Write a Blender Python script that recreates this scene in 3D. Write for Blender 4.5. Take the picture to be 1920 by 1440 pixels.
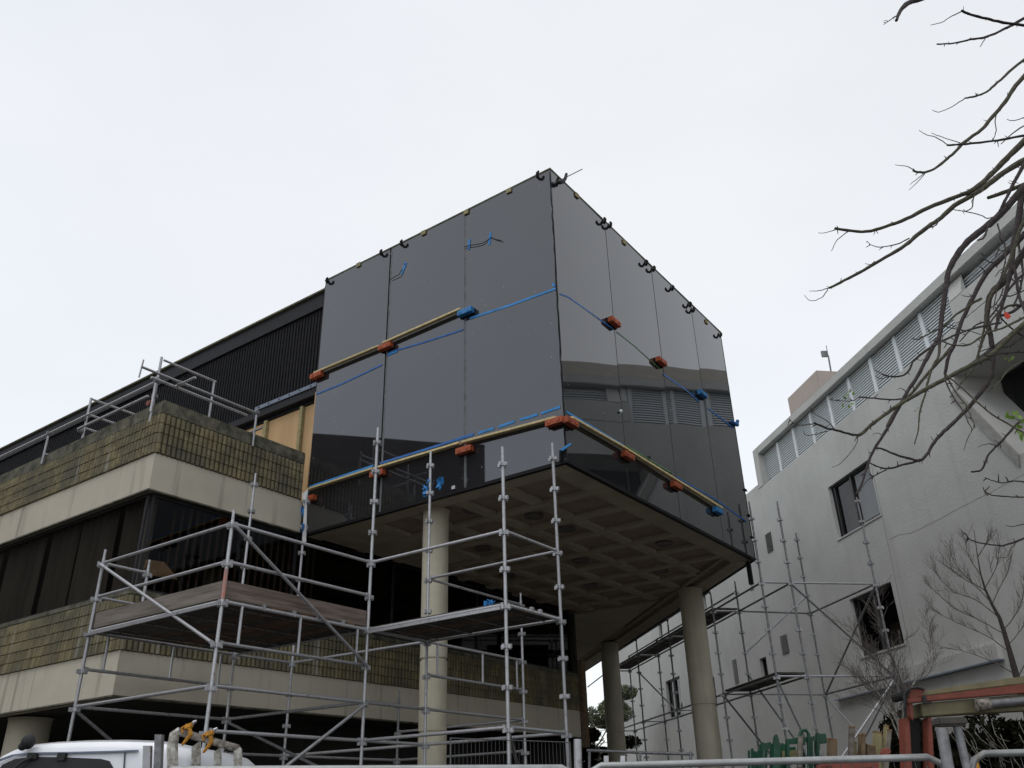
import bpy, bmesh, math, random
from mathutils import Vector, Matrix, geometry
random.seed(7)
R = math.radians
scene = bpy.context.scene
for o in list(bpy.data.objects):
    bpy.data.objects.remove(o)

# ------------------------------------------------------------------ camera
H = 1.6                                   # eye height above the ground
F, PX, PY = 1592.7, 960.0, 720.0          # focal length in photo pixels
PI_, RO, TH = R(26.737), R(-1.563), R(35.476)
def _cam_axes():
    f = Vector((0, math.cos(PI_), math.sin(PI_))); r = Vector((1, 0, 0)); u = r.cross(f)
    r2 = math.cos(RO)*r + math.sin(RO)*u; u2 = -math.sin(RO)*r + math.cos(RO)*u
    B = Matrix(((math.cos(TH), -math.sin(TH), 0), (math.sin(TH), math.cos(TH), 0), (0, 0, 1)))
    return B @ r2, B @ u2, B @ f, B
CR, CU, CF, BM = _cam_axes()
cam = bpy.data.cameras.new('camera'); camo = bpy.data.objects.new('camera', cam)
scene.collection.objects.link(camo)
cam.sensor_width = 36; cam.lens = F/1920*36; cam.clip_end = 3000; cam.clip_start = 0.05
camo.matrix_world = Matrix((( CR.x, CU.x, -CF.x, 0), (CR.y, CU.y, -CF.y, 0), (CR.z, CU.z, -CF.z, H), (0, 0, 0, 1)))
scene.camera = camo

# ------------------------------------------------------------------ world, sun, exposure
w = bpy.data.worlds.new('World'); scene.world = w; w.use_nodes = True
nt = w.node_tree; nt.nodes.clear()
SUN_EL, SUN_AZ = R(62), R(184)
out = nt.nodes.new('ShaderNodeOutputWorld')
bg1 = nt.nodes.new('ShaderNodeBackground'); bg2 = nt.nodes.new('ShaderNodeBackground'); add = nt.nodes.new('ShaderNodeAddShader')
sky = nt.nodes.new('ShaderNodeTexSky'); sky.sky_type = 'NISHITA'; sky.sun_disc = False
sky.sun_elevation = SUN_EL; sky.sun_rotation = SUN_AZ; sky.air_density = 1.0; sky.dust_density = .6
nt.links.new(sky.outputs[0], bg1.inputs[0]); bg1.inputs[1].default_value = 0.05
tc = nt.nodes.new('ShaderNodeTexCoord'); mp = nt.nodes.new('ShaderNodeMapping'); mp.inputs['Scale'].default_value = (1, 1, 2.2)
nz = nt.nodes.new('ShaderNodeTexNoise'); nz.inputs['Scale'].default_value = 1.6; nz.inputs['Detail'].default_value = 5; nz.inputs['Roughness'].default_value = .5
cr = nt.nodes.new('ShaderNodeValToRGB')
cr.color_ramp.elements[0].position = .3; cr.color_ramp.elements[0].color = (.755, .757, .745, 1)
cr.color_ramp.elements[1].position = .72; cr.color_ramp.elements[1].color = (.85, .84, .815, 1)
nt.links.new(tc.outputs['Generated'], mp.inputs[0]); nt.links.new(mp.outputs[0], nz.inputs[0]); nt.links.new(nz.outputs[0], cr.inputs[0])
nt.links.new(cr.outputs[0], bg2.inputs[0]); bg2.inputs[1].default_value = 1.0
nt.links.new(bg1.outputs[0], add.inputs[0]); nt.links.new(bg2.outputs[0], add.inputs[1]); nt.links.new(add.outputs[0], out.inputs[0])
sl = bpy.data.lights.new('sun', 'SUN'); sl.energy = 0.5; sl.angle = R(25); sl.color = (1, .97, .92)
so = bpy.data.objects.new('sun', sl); scene.collection.objects.link(so); so.location = (0, 0, 30)
sd = Vector((math.sin(SUN_AZ)*math.cos(SUN_EL), math.cos(SUN_AZ)*math.cos(SUN_EL), math.sin(SUN_EL)))
so.rotation_euler = sd.to_track_quat('Z', 'Y').to_euler()
scene.view_settings.view_transform = 'Standard'; scene.view_settings.look = 'None'
scene.view_settings.exposure = 0.0; scene.view_settings.gamma = 1; scene.view_settings.use_curve_mapping = False
scene.render.engine = 'CYCLES'
scene.cycles.max_bounces = 8

# ------------------------------------------------------------------ measuring helpers (pixel of the 1920x1440 photo -> place)
def ray(x, y): return CR*((x-PX)/F) - CU*((y-PY)/F) + CF
def W(p): return Vector((p[0], p[1], p[2]+H))       # eye-relative height -> world
def onx(x, y, X): r = ray(x, y); return W(r*(X/r.x))
def ony(x, y, Y): r = ray(x, y); return W(r*(Y/r.y))
def onz(x, y, Z): r = ray(x, y); return W(r*(Z/r.z))
def onsum(x, y, S): r = ray(x, y); return W(r*(S/(r.x+r.y)))
FH = BM @ Vector((0, 1, 0)); RH = BM @ Vector((1, 0, 0))
def at(x, y, D): r = ray(x, y); return W(r*(D/r.dot(FH)))
S2 = math.sqrt(.5)
def QP(a, d, z): return Vector((S2*(d-a), S2*(d+a), z+H))        # street building frame: along, away, height
def UV(u, v, z): p = RH*u + FH*v; return Vector((p.x, p.y, z+H))
def V(x, y, z): return Vector((x, y, z+H))

# ------------------------------------------------------------------ mesh helpers
class MB:
    def __init__(s): s.v = []; s.f = []; s.smooth = False
    def add(s, vs, fs):
        n = len(s.v); s.v += [Vector(v) for v in vs]; s.f += [tuple(i+n for i in f) for f in fs]; return s
    def box(s, a, b):
        x0, y0, z0 = [min(a[i], b[i]) for i in range(3)]; x1, y1, z1 = [max(a[i], b[i]) for i in range(3)]
        return s.add([(x0,y0,z0),(x1,y0,z0),(x1,y1,z0),(x0,y1,z0),(x0,y0,z1),(x1,y0,z1),(x1,y1,z1),(x0,y1,z1)],
                     [(0,3,2,1),(4,5,6,7),(0,1,5,4),(1,2,6,5),(2,3,7,6),(3,0,4,7)])
    def hexa(s, p):   # 8 points ordered bottom 4, top 4
        return s.add(p, [(0,3,2,1),(4,5,6,7),(0,1,5,4),(1,2,6,5),(2,3,7,6),(3,0,4,7)])
    def obox(s, c, ax, ay, az):   # centre and half axes
        c = Vector(c); q = []
        for k in (-1, 1):
            for i, j in ((-1,-1),(1,-1),(1,1),(-1,1)): q.append(c+ax*i+ay*j+az*k)
        return s.hexa(q)
    def beam(s, a, b, wd, ht, up=Vector((0,0,1))):   # bar from a to b
        a = Vector(a); b = Vector(b); d = b-a; t = d.normalized(); sd_ = t.cross(up)
        if sd_.length < 1e-4: sd_ = t.cross(Vector((1,0,0)))
        sd_.normalize(); u = sd_.cross(t)
        return s.obox((a+b)/2, d/2, sd_*wd/2, u*ht/2)
    def tube(s, pts, rad, n=8, cap=True):
        pts = [Vector(p) for p in pts]
        if not hasattr(rad, '__len__'): rad = [rad]*len(pts)
        base = len(s.v); prev = None
        for i, p in enumerate(pts):
            t = (pts[min(i+1, len(pts)-1)] - pts[max(i-1, 0)]).normalized()
            if prev is None:
                u = t.cross(Vector((0,0,1)))
                if u.length < 1e-3: u = t.cross(Vector((0,1,0)))
            else: u = prev - t*prev.dot(t)
            u.normalize(); prev = u; vv = t.cross(u)
            for k in range(n):
                a = 2*math.pi*k/n; s.v.append(p + (u*math.cos(a)+vv*math.sin(a))*rad[i])
        for i in range(len(pts)-1):
            for k in range(n):
                a = base+i*n+k; b = base+i*n+(k+1)%n
                s.f.append((a, b, b+n, a+n))
        if cap:
            s.f.append(tuple(base+k for k in range(n))[::-1]); e = base+(len(pts)-1)*n
            s.f.append(tuple(e+k for k in range(n)))
        return s
    def prism(s, poly, vec):    # planar polygon extruded by vec
        n = len(poly); poly = [Vector(p) for p in poly]; vec = Vector(vec)
        return s.add(poly+[p+vec for p in poly], [tuple(range(n))[::-1], tuple(range(n, 2*n))]+[(i,(i+1)%n,(i+1)%n+n,i+n) for i in range(n)])
    def cyl(s, c, r, z0, z1, n=24): return s.tube([(c[0],c[1],z0),(c[0],c[1],z1)], r, n)
    def sphere(s, c, rx, ry=None, rz=None, n=10, m=7):
        ry = ry or rx; rz = rz or rx; c = Vector(c); vs = []; fs = []
        for j in range(m+1):
            ph = math.pi*j/m
            for i in range(n):
                th = 2*math.pi*i/n; vs.append(c+Vector((rx*math.sin(ph)*math.cos(th), ry*math.sin(ph)*math.sin(th), rz*math.cos(ph))))
        for j in range(m):
            for i in range(n): fs.append((j*n+i, (j+1)*n+i, (j+1)*n+(i+1)%n, j*n+(i+1)%n))
        return s.add(vs, fs)
    def build(s, name, m, parent=None, smooth=False, bevel=0, **kw):
        me = bpy.data.meshes.new(name)
        if parent is not None: org = wloc(parent)
        else:
            xs = [v.x for v in s.v]; ys = [v.y for v in s.v]; zs = [v.z for v in s.v]
            org = Vector(((min(xs)+max(xs))/2, (min(ys)+max(ys))/2, min(zs)))
        me.from_pydata([v-org for v in s.v], [], s.f); me.materials.append(m)
        bm = bmesh.new(); bm.from_mesh(me); bmesh.ops.recalc_face_normals(bm, faces=bm.faces)
        if bevel:
            bmesh.ops.bevel(bm, geom=[e for e in bm.edges if e.is_manifold and e.calc_face_angle(0) > .5], offset=bevel, segments=2, affect='EDGES', clamp_overlap=True)
        bm.to_mesh(me); bm.free()
        if smooth:
            for p in me.polygons: p.use_smooth = True
            try: me.set_sharp_from_angle(angle=R(40))
            except Exception: pass
        o = bpy.data.objects.new(name, me); scene.collection.objects.link(o)
        if parent is not None: o.parent = parent
        else: o.location = org
        for k, v in kw.items(): o[k] = v
        return o
def wloc(o):
    p = Vector((0,0,0))
    while o is not None: p = p + o.location; o = o.parent
    return p
def thing(name, label, cat, loc, group=None):
    o = bpy.data.objects.new(name, None); scene.collection.objects.link(o); o.location = loc
    o.empty_display_size = .2; o['label'] = label; o['category'] = cat
    if group: o['group'] = group
    return o
def tag(o, label, cat, group=None):
    o['label'] = label; o['category'] = cat
    if group: o['group'] = group
    return o
def inst(src, name, parent, loc, rotz=0):      # same mesh again, at an absolute place
    o = bpy.data.objects.new(name, src); scene.collection.objects.link(o); o.parent = parent
    o.location = Vector(loc)-wloc(parent); o.rotation_euler.z = rotz; return o
def rawmesh(mb, name, m):                      # mesh data in its own coordinates
    me = bpy.data.meshes.new(name); me.from_pydata(mb.v, [], mb.f); me.materials.append(m)
    bm = bmesh.new(); bm.from_mesh(me); bmesh.ops.recalc_face_normals(bm, faces=bm.faces); bm.to_mesh(me); bm.free(); return me

# ------------------------------------------------------------------ materials
def mat(name, col, rough=.7, metal=0, var=.15, scale=6, bump=0, bscale=40, ior=1.45, spec=.5, streak=0, dark=None, coat=0, grain=0):
    m = bpy.data.materials.new(name); m.use_nodes = True; t = m.node_tree; b = t.nodes['Principled BSDF']
    b.inputs['Roughness'].default_value = rough; b.inputs['Metallic'].default_value = metal; b.inputs['IOR'].default_value = ior
    b.inputs['Specular IOR Level'].default_value = spec; b.inputs['Coat Weight'].default_value = coat
    c = t.nodes.new('ShaderNodeTexCoord'); gm = t.nodes.new('ShaderNodeNewGeometry')
    n = t.nodes.new('ShaderNodeTexNoise'); n.inputs['Scale'].default_value = scale; n.inputs['Detail'].default_value = 6; n.inputs['Roughness'].default_value = .65
    mpn = t.nodes.new('ShaderNodeMapping'); mpn.inputs['Scale'].default_value = (.12, .12, 2.2) if grain else (1, 1, .12 if streak else 1)
    t.links.new(gm.outputs['Position'], mpn.inputs[0]); t.links.new(mpn.outputs[0], n.inputs[0])
    rp = t.nodes.new('ShaderNodeValToRGB'); d = dark or tuple(x*(1-var*1.6) for x in col); l = tuple(min(1, x*(1+var)) for x in col)
    rp.color_ramp.elements[0].position = .32; rp.color_ramp.elements[0].color = (*d, 1)
    rp.color_ramp.elements[1].position = .68; rp.color_ramp.elements[1].color = (*l, 1)
    t.links.new(n.outputs[0], rp.inputs[0]); t.links.new(rp.outputs[0], b.inputs['Base Color'])
    if bump:
        n2 = t.nodes.new('ShaderNodeTexNoise'); n2.inputs['Scale'].default_value = bscale; n2.inputs['Detail'].default_value = 4
        t.links.new(gm.outputs['Position'], n2.inputs[0])
        bp = t.nodes.new('ShaderNodeBump'); bp.inputs['Strength'].default_value = bump; bp.inputs['Distance'].default_value = .02
        t.links.new(n2.outputs[0], bp.inputs['Height']); t.links.new(bp.outputs[0], b.inputs['Normal'])
    return m
def mixc(t, a, b, f, mode='MIX'):
    x = t.nodes.new('ShaderNodeMix'); x.data_type = 'RGBA'; x.blend_type = mode
    for k, v in ((0, f), (6, a), (7, b)):
        if hasattr(v, 'is_output'): t.links.new(v, x.inputs[k])
        elif k == 0: x.inputs[0].default_value = v
        else: x.inputs[k].default_value = (*v, 1)
    return x.outputs[2]
M = {}
M['concrete_band'] = mat('painted_concrete', (.49, .46, .39), .8, var=.07, scale=1.3, bump=.15, bscale=60)
M['wall_white'] = mat('painted_blockwork', (.50, .50, .475), .85, var=.07, scale=.5, bump=.5, bscale=14)
M['coping'] = mat('mossy_concrete', (.115, .108, .08), .95, var=.6, scale=5, bump=.5, dark=(.035, .035, .025))
M['galv'] = mat('galvanised_steel', (.43, .43, .445), .40, .5, var=.10, scale=25)
M['rubber_grey'] = mat('dark_grey_wire', (.10, .10, .10), .6)
M['galv_mid'] = mat('weathered_rail_steel', (.33, .335, .33), .4, .45, var=.12, scale=12)
M['galv_dull'] = mat('dull_galvanised_steel', (.24, .24, .25), .5, .4, var=.25, scale=18)
M['black'] = mat('black_trim', (.008, .008, .009), .6, var=.2, spec=.2)
M['rib'] = mat('dark_ribbed_sheet', (.011, .011, .0125), .7, var=.3, scale=9, spec=.18)
M['fascia_dark'] = mat('charcoal_flashing', (.020, .020, .023), .6, var=.15, spec=.25)
M['cap'] = mat('lichen_metal_cap', (.12, .115, .07), .8, var=.4, scale=12)
M['ply'] = mat('plywood', (.52, .34, .175), .8, var=.12, scale=3, streak=1)
M['stud'] = mat('treated_pine', (.30, .26, .13), .8, var=.2, scale=10)
M['pine'] = mat('yellow_pine', (.60, .49, .26), .75, var=.15, scale=12)
M['timber'] = mat('weathered_timber', (.185, .16, .135), .9, var=.3, scale=9, bump=.15, grain=1)
M['timber_red'] = mat('reddish_weathered_timber', (.175, .135, .112), .9, var=.35, scale=9, bump=.15, grain=1)
M['timber_post'] = mat('brown_timber', (.15, .105, .06), .85, var=.3, scale=14)
M['timber_end'] = mat('orange_timber_end', (.22, .125, .06), .85, var=.3, scale=24)
M['plank_dark'] = mat('scaffold_plank', (.075, .065, .055), .8, var=.5, scale=4, dark=(.03, .028, .025))
M['plank_rust'] = mat('rusty_plank', (.12, .065, .04), .85, var=.5, scale=5, dark=(.05, .04, .03))
M['blue_tape'] = mat('blue_tape', (.035, .24, .58), .6, var=.2)
M['blue_tape_dark'] = mat('deep_blue_tape', (.02, .13, .42), .5, var=.2)
M['green_tape'] = mat('green_string', (.10, .22, .09), .6, var=.2)
M['orange'] = mat('orange_block', (.40, .085, .03), .6, var=.22, scale=14, bump=.2)
M['blue_block'] = mat('blue_block', (.03, .20, .47), .5, var=.2)
M['soffit'] = mat('soffit_concrete', (.43, .375, .29), .9, var=.1, scale=2, bump=.15)
M['coffer'] = mat('coffer_board', (.33, .26, .20), .9, var=.12, scale=3)
M['column'] = mat('column_concrete', (.50, .46, .36), .75, var=.07, scale=2, bump=.1)
M['light_well'] = mat('bronze_light', (.15, .135, .12), .5)
M['slat_brown'] = mat('brown_blind_slat', (.12, .10, .08), .8)
M['shade'] = mat('tan_shade', (.80, .55, .32), .8)
M['interior'] = mat('dark_interior', (.035, .032, .03), .9)
M['curtain'] = mat('grey_curtain', (.225, .22, .205), .9, var=.2, scale=3, streak=1)
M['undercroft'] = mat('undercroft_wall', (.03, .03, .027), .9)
M['white_alu'] = mat('white_louvre', (.70, .74, .75), .5, var=.04)
M['frame_dark'] = mat('dark_window_frame', (.018, .017, .02), .45)
M['seal'] = mat('grey_sealant', (.11, .115, .12), .45, var=.3)
M['slot_dark'] = mat('louvre_gap', (.50, .52, .53), .8, var=.05)
M['joint'] = mat('wall_joint', (.30, .29, .27), .9)
M['tower_wall'] = mat('pink_render', (.42, .36, .32), .85, var=.05)
M['roof_metal'] = mat('brown_grey_roofing', (.30, .28, .24), .8, var=.08, scale=2)
M['bark'] = mat('bark', (.05, .037, .036), .85, var=.4, scale=30, bump=.4)
M['bark_green'] = mat('greenish_bark', (.075, .068, .042), .85, var=.4, scale=30, bump=.3)
M['bark_pale'] = mat('pale_bark', (.33, .31, .27), .85, var=.4, scale=20)
M['twig'] = mat('twig_bark', (.13, .11, .10), .9, var=.3, scale=20)
M['leaf_new'] = mat('young_leaf', (.22, .36, .05), .6, var=.3, scale=30)
M['leaf_gum'] = mat('gum_leaf', (.20, .22, .14), .9, var=.3, spec=.1, scale=2)
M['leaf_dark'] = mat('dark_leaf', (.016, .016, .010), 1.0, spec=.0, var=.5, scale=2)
M['truck_white'] = mat('white_truck_paint', (.78, .79, .83), .25, var=.02, coat=.4)
M['rubber'] = mat('black_rubber', (.02, .02, .02), .7)
M['rusty_white'] = mat('chipped_white_steel', (.50, .50, .46), .7, var=.3, scale=25, dark=(.16, .12, .09))
M['rusty_grey'] = mat('rusty_grey_steel', (.25, .22, .19), .8, var=.5, scale=30)
M['strap'] = mat('orange_yellow_webbing', (.55, .25, .03), .7, var=.3, scale=30)
M['crane_yellow'] = mat('faded_yellow_paint', (.19, .165, .09), .55, var=.15, scale=6)
M['crane_red'] = mat('orange_red_paint', (.21, .055, .035), .6, var=.15, scale=8)
M['green_steel'] = mat('green_steel', (.006, .06, .03), .45, var=.25, scale=8)
M['ground'] = mat('gravel_ground', (.10, .092, .08), .95, var=.3, scale=3, bump=.5)
M['asphalt'] = mat('asphalt', (.06, .06, .06), .9, var=.2, scale=20, bump=.3)
M['far_build'] = mat('dark_brick', (.035, .03, .026), .9)
M['red_leaf'] = mat('red_ribbon', (.65, .05, .02), .6)
M['steel_strip'] = mat('blue_grey_steel', (.17, .20, .26), .4, .3, var=.15)
M['paper'] = mat('white_wrap', (.6, .6, .62), .6)

def tile_mat():
    m = bpy.data.materials.new('olive_tile'); m.use_nodes = True; t = m.node_tree; b = t.nodes['Principled BSDF']; b.inputs['Roughness'].default_value = .85
    g = t.nodes.new('ShaderNodeNewGeometry')
    sn = t.nodes.new('ShaderNodeVectorMath'); sn.operation = 'SNAP'; sn.inputs[1].default_value = (.1, .1, .19)
    wn = t.nodes.new('ShaderNodeTexWhiteNoise'); t.links.new(g.outputs['Position'], sn.inputs[0]); t.links.new(sn.outputs[0], wn.inputs[0])
    cA = mixc(t, (.135, .113, .060), (.225, .188, .102), wn.outputs[0])
    n = t.nodes.new('ShaderNodeTexNoise'); n.inputs['Scale'].default_value = 1.7; n.inputs['Detail'].default_value = 7; t.links.new(g.outputs['Position'], n.inputs[0])
    rp = t.nodes.new('ShaderNodeValToRGB'); rp.color_ramp.elements[0].position = .40; rp.color_ramp.elements[1].position = .66; t.links.new(n.outputs[0], rp.inputs[0])
    cB = mixc(t, cA, (.10, .092, .062), rp.outputs[0])
    # pale lime runs, narrow and vertical
    mp_ = t.nodes.new('ShaderNodeMapping'); mp_.inputs['Scale'].default_value = (2.6, 2.6, .25); t.links.new(g.outputs['Position'], mp_.inputs[0])
    n3 = t.nodes.new('ShaderNodeTexNoise'); n3.inputs['Scale'].default_value = 1.5; n3.inputs['Detail'].default_value = 3; t.links.new(mp_.outputs[0], n3.inputs[0])
    r3 = t.nodes.new('ShaderNodeValToRGB'); r3.color_ramp.elements[0].position = .62; r3.color_ramp.elements[1].position = .78; t.links.new(n3.outputs[0], r3.inputs[0])
    cC = mixc(t, cB, (.30, .29, .25), r3.outputs[0]); t.links.new(cC, b.inputs['Base Color'])
    n2 = t.nodes.new('ShaderNodeTexNoise'); n2.inputs['Scale'].default_value = 60; t.links.new(g.outputs['Position'], n2.inputs[0])
    bp = t.nodes.new('ShaderNodeBump'); bp.inputs['Strength'].default_value = .35; bp.inputs['Distance'].default_value = .01
    t.links.new(n2.outputs[0], bp.inputs['Height']); t.links.new(bp.outputs[0], b.inputs['Normal']); return m
M['tile'] = tile_mat()
def glass_panel_mat():
    m = bpy.data.materials.new('polished_black_panel'); m.use_nodes = True; t = m.node_tree; b = t.nodes['Principled BSDF']
    b.inputs['IOR'].default_value = 1.9; b.inputs['Specular Tint'].default_value = (.93,.955,1,1)
    g = t.nodes.new('ShaderNodeNewGeometry')
    v = t.nodes.new('ShaderNodeTexVoronoi'); v.inputs['Scale'].default_value = 3.2; v.inputs['Randomness'].default_value = 1; t.links.new(g.outputs['Position'], v.inputs[0])
    r = t.nodes.new('ShaderNodeValToRGB'); r.color_ramp.elements[0].position = .034; r.color_ramp.elements[0].color = (1,1,1,1); r.color_ramp.elements[1].position = .06; r.color_ramp.elements[1].color = (0,0,0,1)
    t.links.new(v.outputs['Distance'], r.inputs[0])
    n = t.nodes.new('ShaderNodeTexNoise'); n.inputs['Scale'].default_value = 1.1; n.inputs['Detail'].default_value = 8; t.links.new(g.outputs['Position'], n.inputs[0])
    base = mixc(t, (.013, .013, .0145), (.026, .026, .028), n.outputs[0])
    c = mixc(t, base, (.14, .14, .14), r.outputs[0]); t.links.new(c, b.inputs['Base Color'])
    mr = t.nodes.new('ShaderNodeMapRange'); mr.inputs['To Min'].default_value = .0; mr.inputs['To Max'].default_value = .035
    t.links.new(n.outputs[0], mr.inputs['Value']); t.links.new(mr.outputs[0], b.inputs['Roughness']); return m
M['panel'] = glass_panel_mat()
def window_glass(name, tint, see=.45):
    m = bpy.data.materials.new(name); m.use_nodes = True; t = m.node_tree; t.nodes.clear()
    o = t.nodes.new('ShaderNodeOutputMaterial'); tr = t.nodes.new('ShaderNodeBsdfTransparent'); gl = t.nodes.new('ShaderNodeBsdfGlossy')
    tr.inputs[0].default_value = (*tint, 1); gl.inputs['Roughness'].default_value = .02; fr = t.nodes.new('ShaderNodeFresnel'); fr.inputs[0].default_value = 1.5
    ge = t.nodes.new('ShaderNodeNewGeometry'); ma_ = t.nodes.new('ShaderNodeMath'); ma_.operation = 'SUBTRACT'; ma_.inputs[0].default_value = 1; t.links.new(ge.outputs['Backfacing'], ma_.inputs[1])
    mu = t.nodes.new('ShaderNodeMath'); mu.operation = 'MULTIPLY'; t.links.new(fr.outputs[0], mu.inputs[0]); t.links.new(ma_.outputs[0], mu.inputs[1])
    mx = t.nodes.new('ShaderNodeMixShader'); t.links.new(mu.outputs[0], mx.inputs[0]); t.links.new(tr.outputs[0], mx.inputs[1]); t.links.new(gl.outputs[0], mx.inputs[2]); t.links.new(mx.outputs[0], o.inputs[0]); return m
M['glass'] = window_glass('tinted_glass', (.62, .60, .58))
M['glass_clear'] = window_glass('pane_glass', (.7, .7, .7))
def add_streaks(m, col, lo, hi, amt, sc=(1.2, 1.2, .09), ns=2.0):
    t = m.node_tree; b = t.nodes['Principled BSDF']; src = b.inputs['Base Color'].links[0].from_socket
    g = t.nodes.new('ShaderNodeNewGeometry'); q = t.nodes.new('ShaderNodeMapping'); q.inputs['Scale'].default_value = sc; t.links.new(g.outputs['Position'], q.inputs[0])
    n = t.nodes.new('ShaderNodeTexNoise'); n.inputs['Scale'].default_value = ns; n.inputs['Detail'].default_value = 7; n.inputs['Roughness'].default_value = .6; t.links.new(q.outputs[0], n.inputs[0])
    r = t.nodes.new('ShaderNodeValToRGB'); r.color_ramp.elements[0].position = lo; r.color_ramp.elements[1].position = hi; r.color_ramp.elements[1].color = (amt, amt, amt, 1); t.links.new(n.outputs[0], r.inputs[0])
    t.links.new(mixc(t, src, col, r.outputs[0]), b.inputs['Base Color'])
def vary(m, amt):
    t = m.node_tree; b = t.nodes['Principled BSDF']; src = b.inputs['Base Color'].links[0].from_socket
    oi = t.nodes.new('ShaderNodeObjectInfo'); mr = t.nodes.new('ShaderNodeMapRange'); mr.inputs['To Min'].default_value = 1-amt; mr.inputs['To Max'].default_value = 1+amt*.6; t.links.new(oi.outputs['Random'], mr.inputs['Value'])
    h = t.nodes.new('ShaderNodeHueSaturation'); t.links.new(src, h.inputs['Color']); t.links.new(mr.outputs[0], h.inputs['Value']); t.links.new(h.outputs[0], b.inputs['Base Color'])
add_streaks(M['wall_white'], (.33, .32, .29), .54, .82, .35)
add_streaks(M['column'], (.25, .22, .16), .50, .82, .6)
for k_ in ('galv', 'galv_dull', 'galv_mid'): add_streaks(M[k_], (.16, .115, .08), .60, .72, .75, (1, 1, 1), 9.0); vary(M[k_], .22)
for k_ in ('timber', 'timber_red', 'pine', 'orange', 'plank_dark'): vary(M[k_], .2)
def stained_band():
    m = mat('stained_painted_concrete', (.52, .475, .385), .8, var=.06, scale=1.2, bump=.12, bscale=60)
    t = m.node_tree; b = t.nodes['Principled BSDF']; src = b.inputs['Base Color'].links[0].from_socket
    g = t.nodes.new('ShaderNodeNewGeometry'); mp_ = t.nodes.new('ShaderNodeMapping'); mp_.inputs['Scale'].default_value = (1.7, 1.7, .12); t.links.new(g.outputs['Position'], mp_.inputs[0])
    n = t.nodes.new('ShaderNodeTexNoise'); n.inputs['Scale'].default_value = 2.4; n.inputs['Detail'].default_value = 5; t.links.new(mp_.outputs[0], n.inputs[0])
    r = t.nodes.new('ShaderNodeValToRGB'); r.color_ramp.elements[0].position = .57; r.color_ramp.elements[1].position = .80; r.color_ramp.elements[1].color = (.7, .7, .7, 1); t.links.new(n.outputs[0], r.inputs[0])
    c = mixc(t, src, (.10, .085, .06), r.outputs[0]); t.links.new(c, b.inputs['Base Color']); return m
M['band'] = stained_band()

# ------------------------------------------------------------------ ground
g = MB().add([(-600,-600,0),(600,-600,0),(600,600,0),(-600,600,0)], [(0,1,2,3)]).build('ground', M['ground']); g['kind'] = 'structure'
rd = MB(); a0 = UV(-60, -6, -H); 
rd.add([tuple(UV(-60,-7,-H+.004)), tuple(UV(60,-7,-H+.004)), tuple(UV(60,8.6,-H+.004)), tuple(UV(-60,8.6,-H+.004))], [(0,1,2,3)])
o = rd.build('road', M['asphalt']); o['kind'] = 'structure'

# ================================================================== the office building
XF, YF, ZB, ZT = -6.7, 10.85, 5.0, 11.0       # faces of the glass box (heights are above the eye)
office = thing('office_building', 'office building under renovation with glossy black box cladding, tiled balcony and coffered soffit', 'building', (-13, 14, 0))
core = MB()
poly = [V(XF-.06, YF+.06, ZB+.32), V(XF-.06, 18.65, ZB+.32), V(-19.9, 31.85, ZB+.32), V(-40, 31.85, ZB+.32), V(-40, 11.3, ZB+.32), V(-13.2, 11.3, ZB+.32), V(-13.0, YF+.06, ZB+.32)]
core.prism(poly, (0, 0, ZT-ZB-.40)).build('upper_storey', M['interior'], office)
# roof cap
MB().prism([V(XF-.005, YF+.005, 0), V(XF-.005, 18.7, 0), V(-19.95, 31.9, 0), V(-40, 31.9, 0), V(-40, YF+.2, 0), V(-12.95, YF+.2, 0), V(-12.9, YF+.005, 0)], (0,0,.035))
capm = MB()
capm.box(V(-12.93, YF-.012, ZT+.002), V(XF+.012, YF+.12, ZT+.035)); capm.box(V(XF-.12, YF+.122, ZT+.002), V(XF+.012, 18.85, ZT+.035))
capm.build('roof_cap', M['cap'], office)
# glossy panels, each a slightly bowed sheet
def panel(origin, du, wdt, hgt, nrm, bulge, yaw=0, tilt=0):
    nx, nz = 8, 24; m = MB(); vs = []
    for j in range(nz+1):
        for i in range(nx+1):
            u, v = i/nx, j/nz
            off = bulge*math.sin(math.pi*u)*(.6+.4*math.sin(math.pi*v*1.3+bulge*900)) + yaw*(u-.5)*wdt + tilt*(v-.5)*hgt
            vs.append(origin + du*(u*wdt) + Vector((0,0,v*hgt)) + nrm*off)
    fs = [(j*(nx+1)+i, j*(nx+1)+i+1, (j+1)*(nx+1)+i+1, (j+1)*(nx+1)+i) for j in range(nz) for i in range(nx)]
    n = len(vs); back = [v - nrm*.03 for v in vs]
    border = [(i, i+1) for i in range(nx)]+[(nz*(nx+1)+i+1, nz*(nx+1)+i) for i in range(nx)]+[((j+1)*(nx+1), j*(nx+1)) for j in range(nz)]+[(j*(nx+1)+nx, (j+1)*(nx+1)+nx) for j in range(nz)]
    fs2 = [tuple(k+n for k in f[::-1]) for f in fs] + [(a, a+n, b+n, b) for a, b in border]
    m.add(vs+back, fs+fs2)
    return m.build('cladding_panel', M['panel'], office, smooth=True)
YAWR = -.003
xs = [-12.9, -10.83, -8.79, -6.70]
for i in range(3):
    panel(V(xs[i]+(.03 if i else 0), YF, ZB+.03), Vector((1,0,0)), xs[i+1]-xs[i]-(.055 if i < 2 else .03), ZT-ZB-.03, Vector((0,-1,0)), [.004, .003, .005][i], 0, 0)
ys = [10.85, 12.90, 14.96, 17.02, 18.78]
for i in range(4):
    panel(V(XF, ys[i]+(.012 if i else .03), ZB+.03), Vector((0,1,0)), ys[i+1]-ys[i]-.016, ZT-ZB-.03, Vector((1,0,0)), [.006, .005, .007, .004][i], YAWR, 0)
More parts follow.
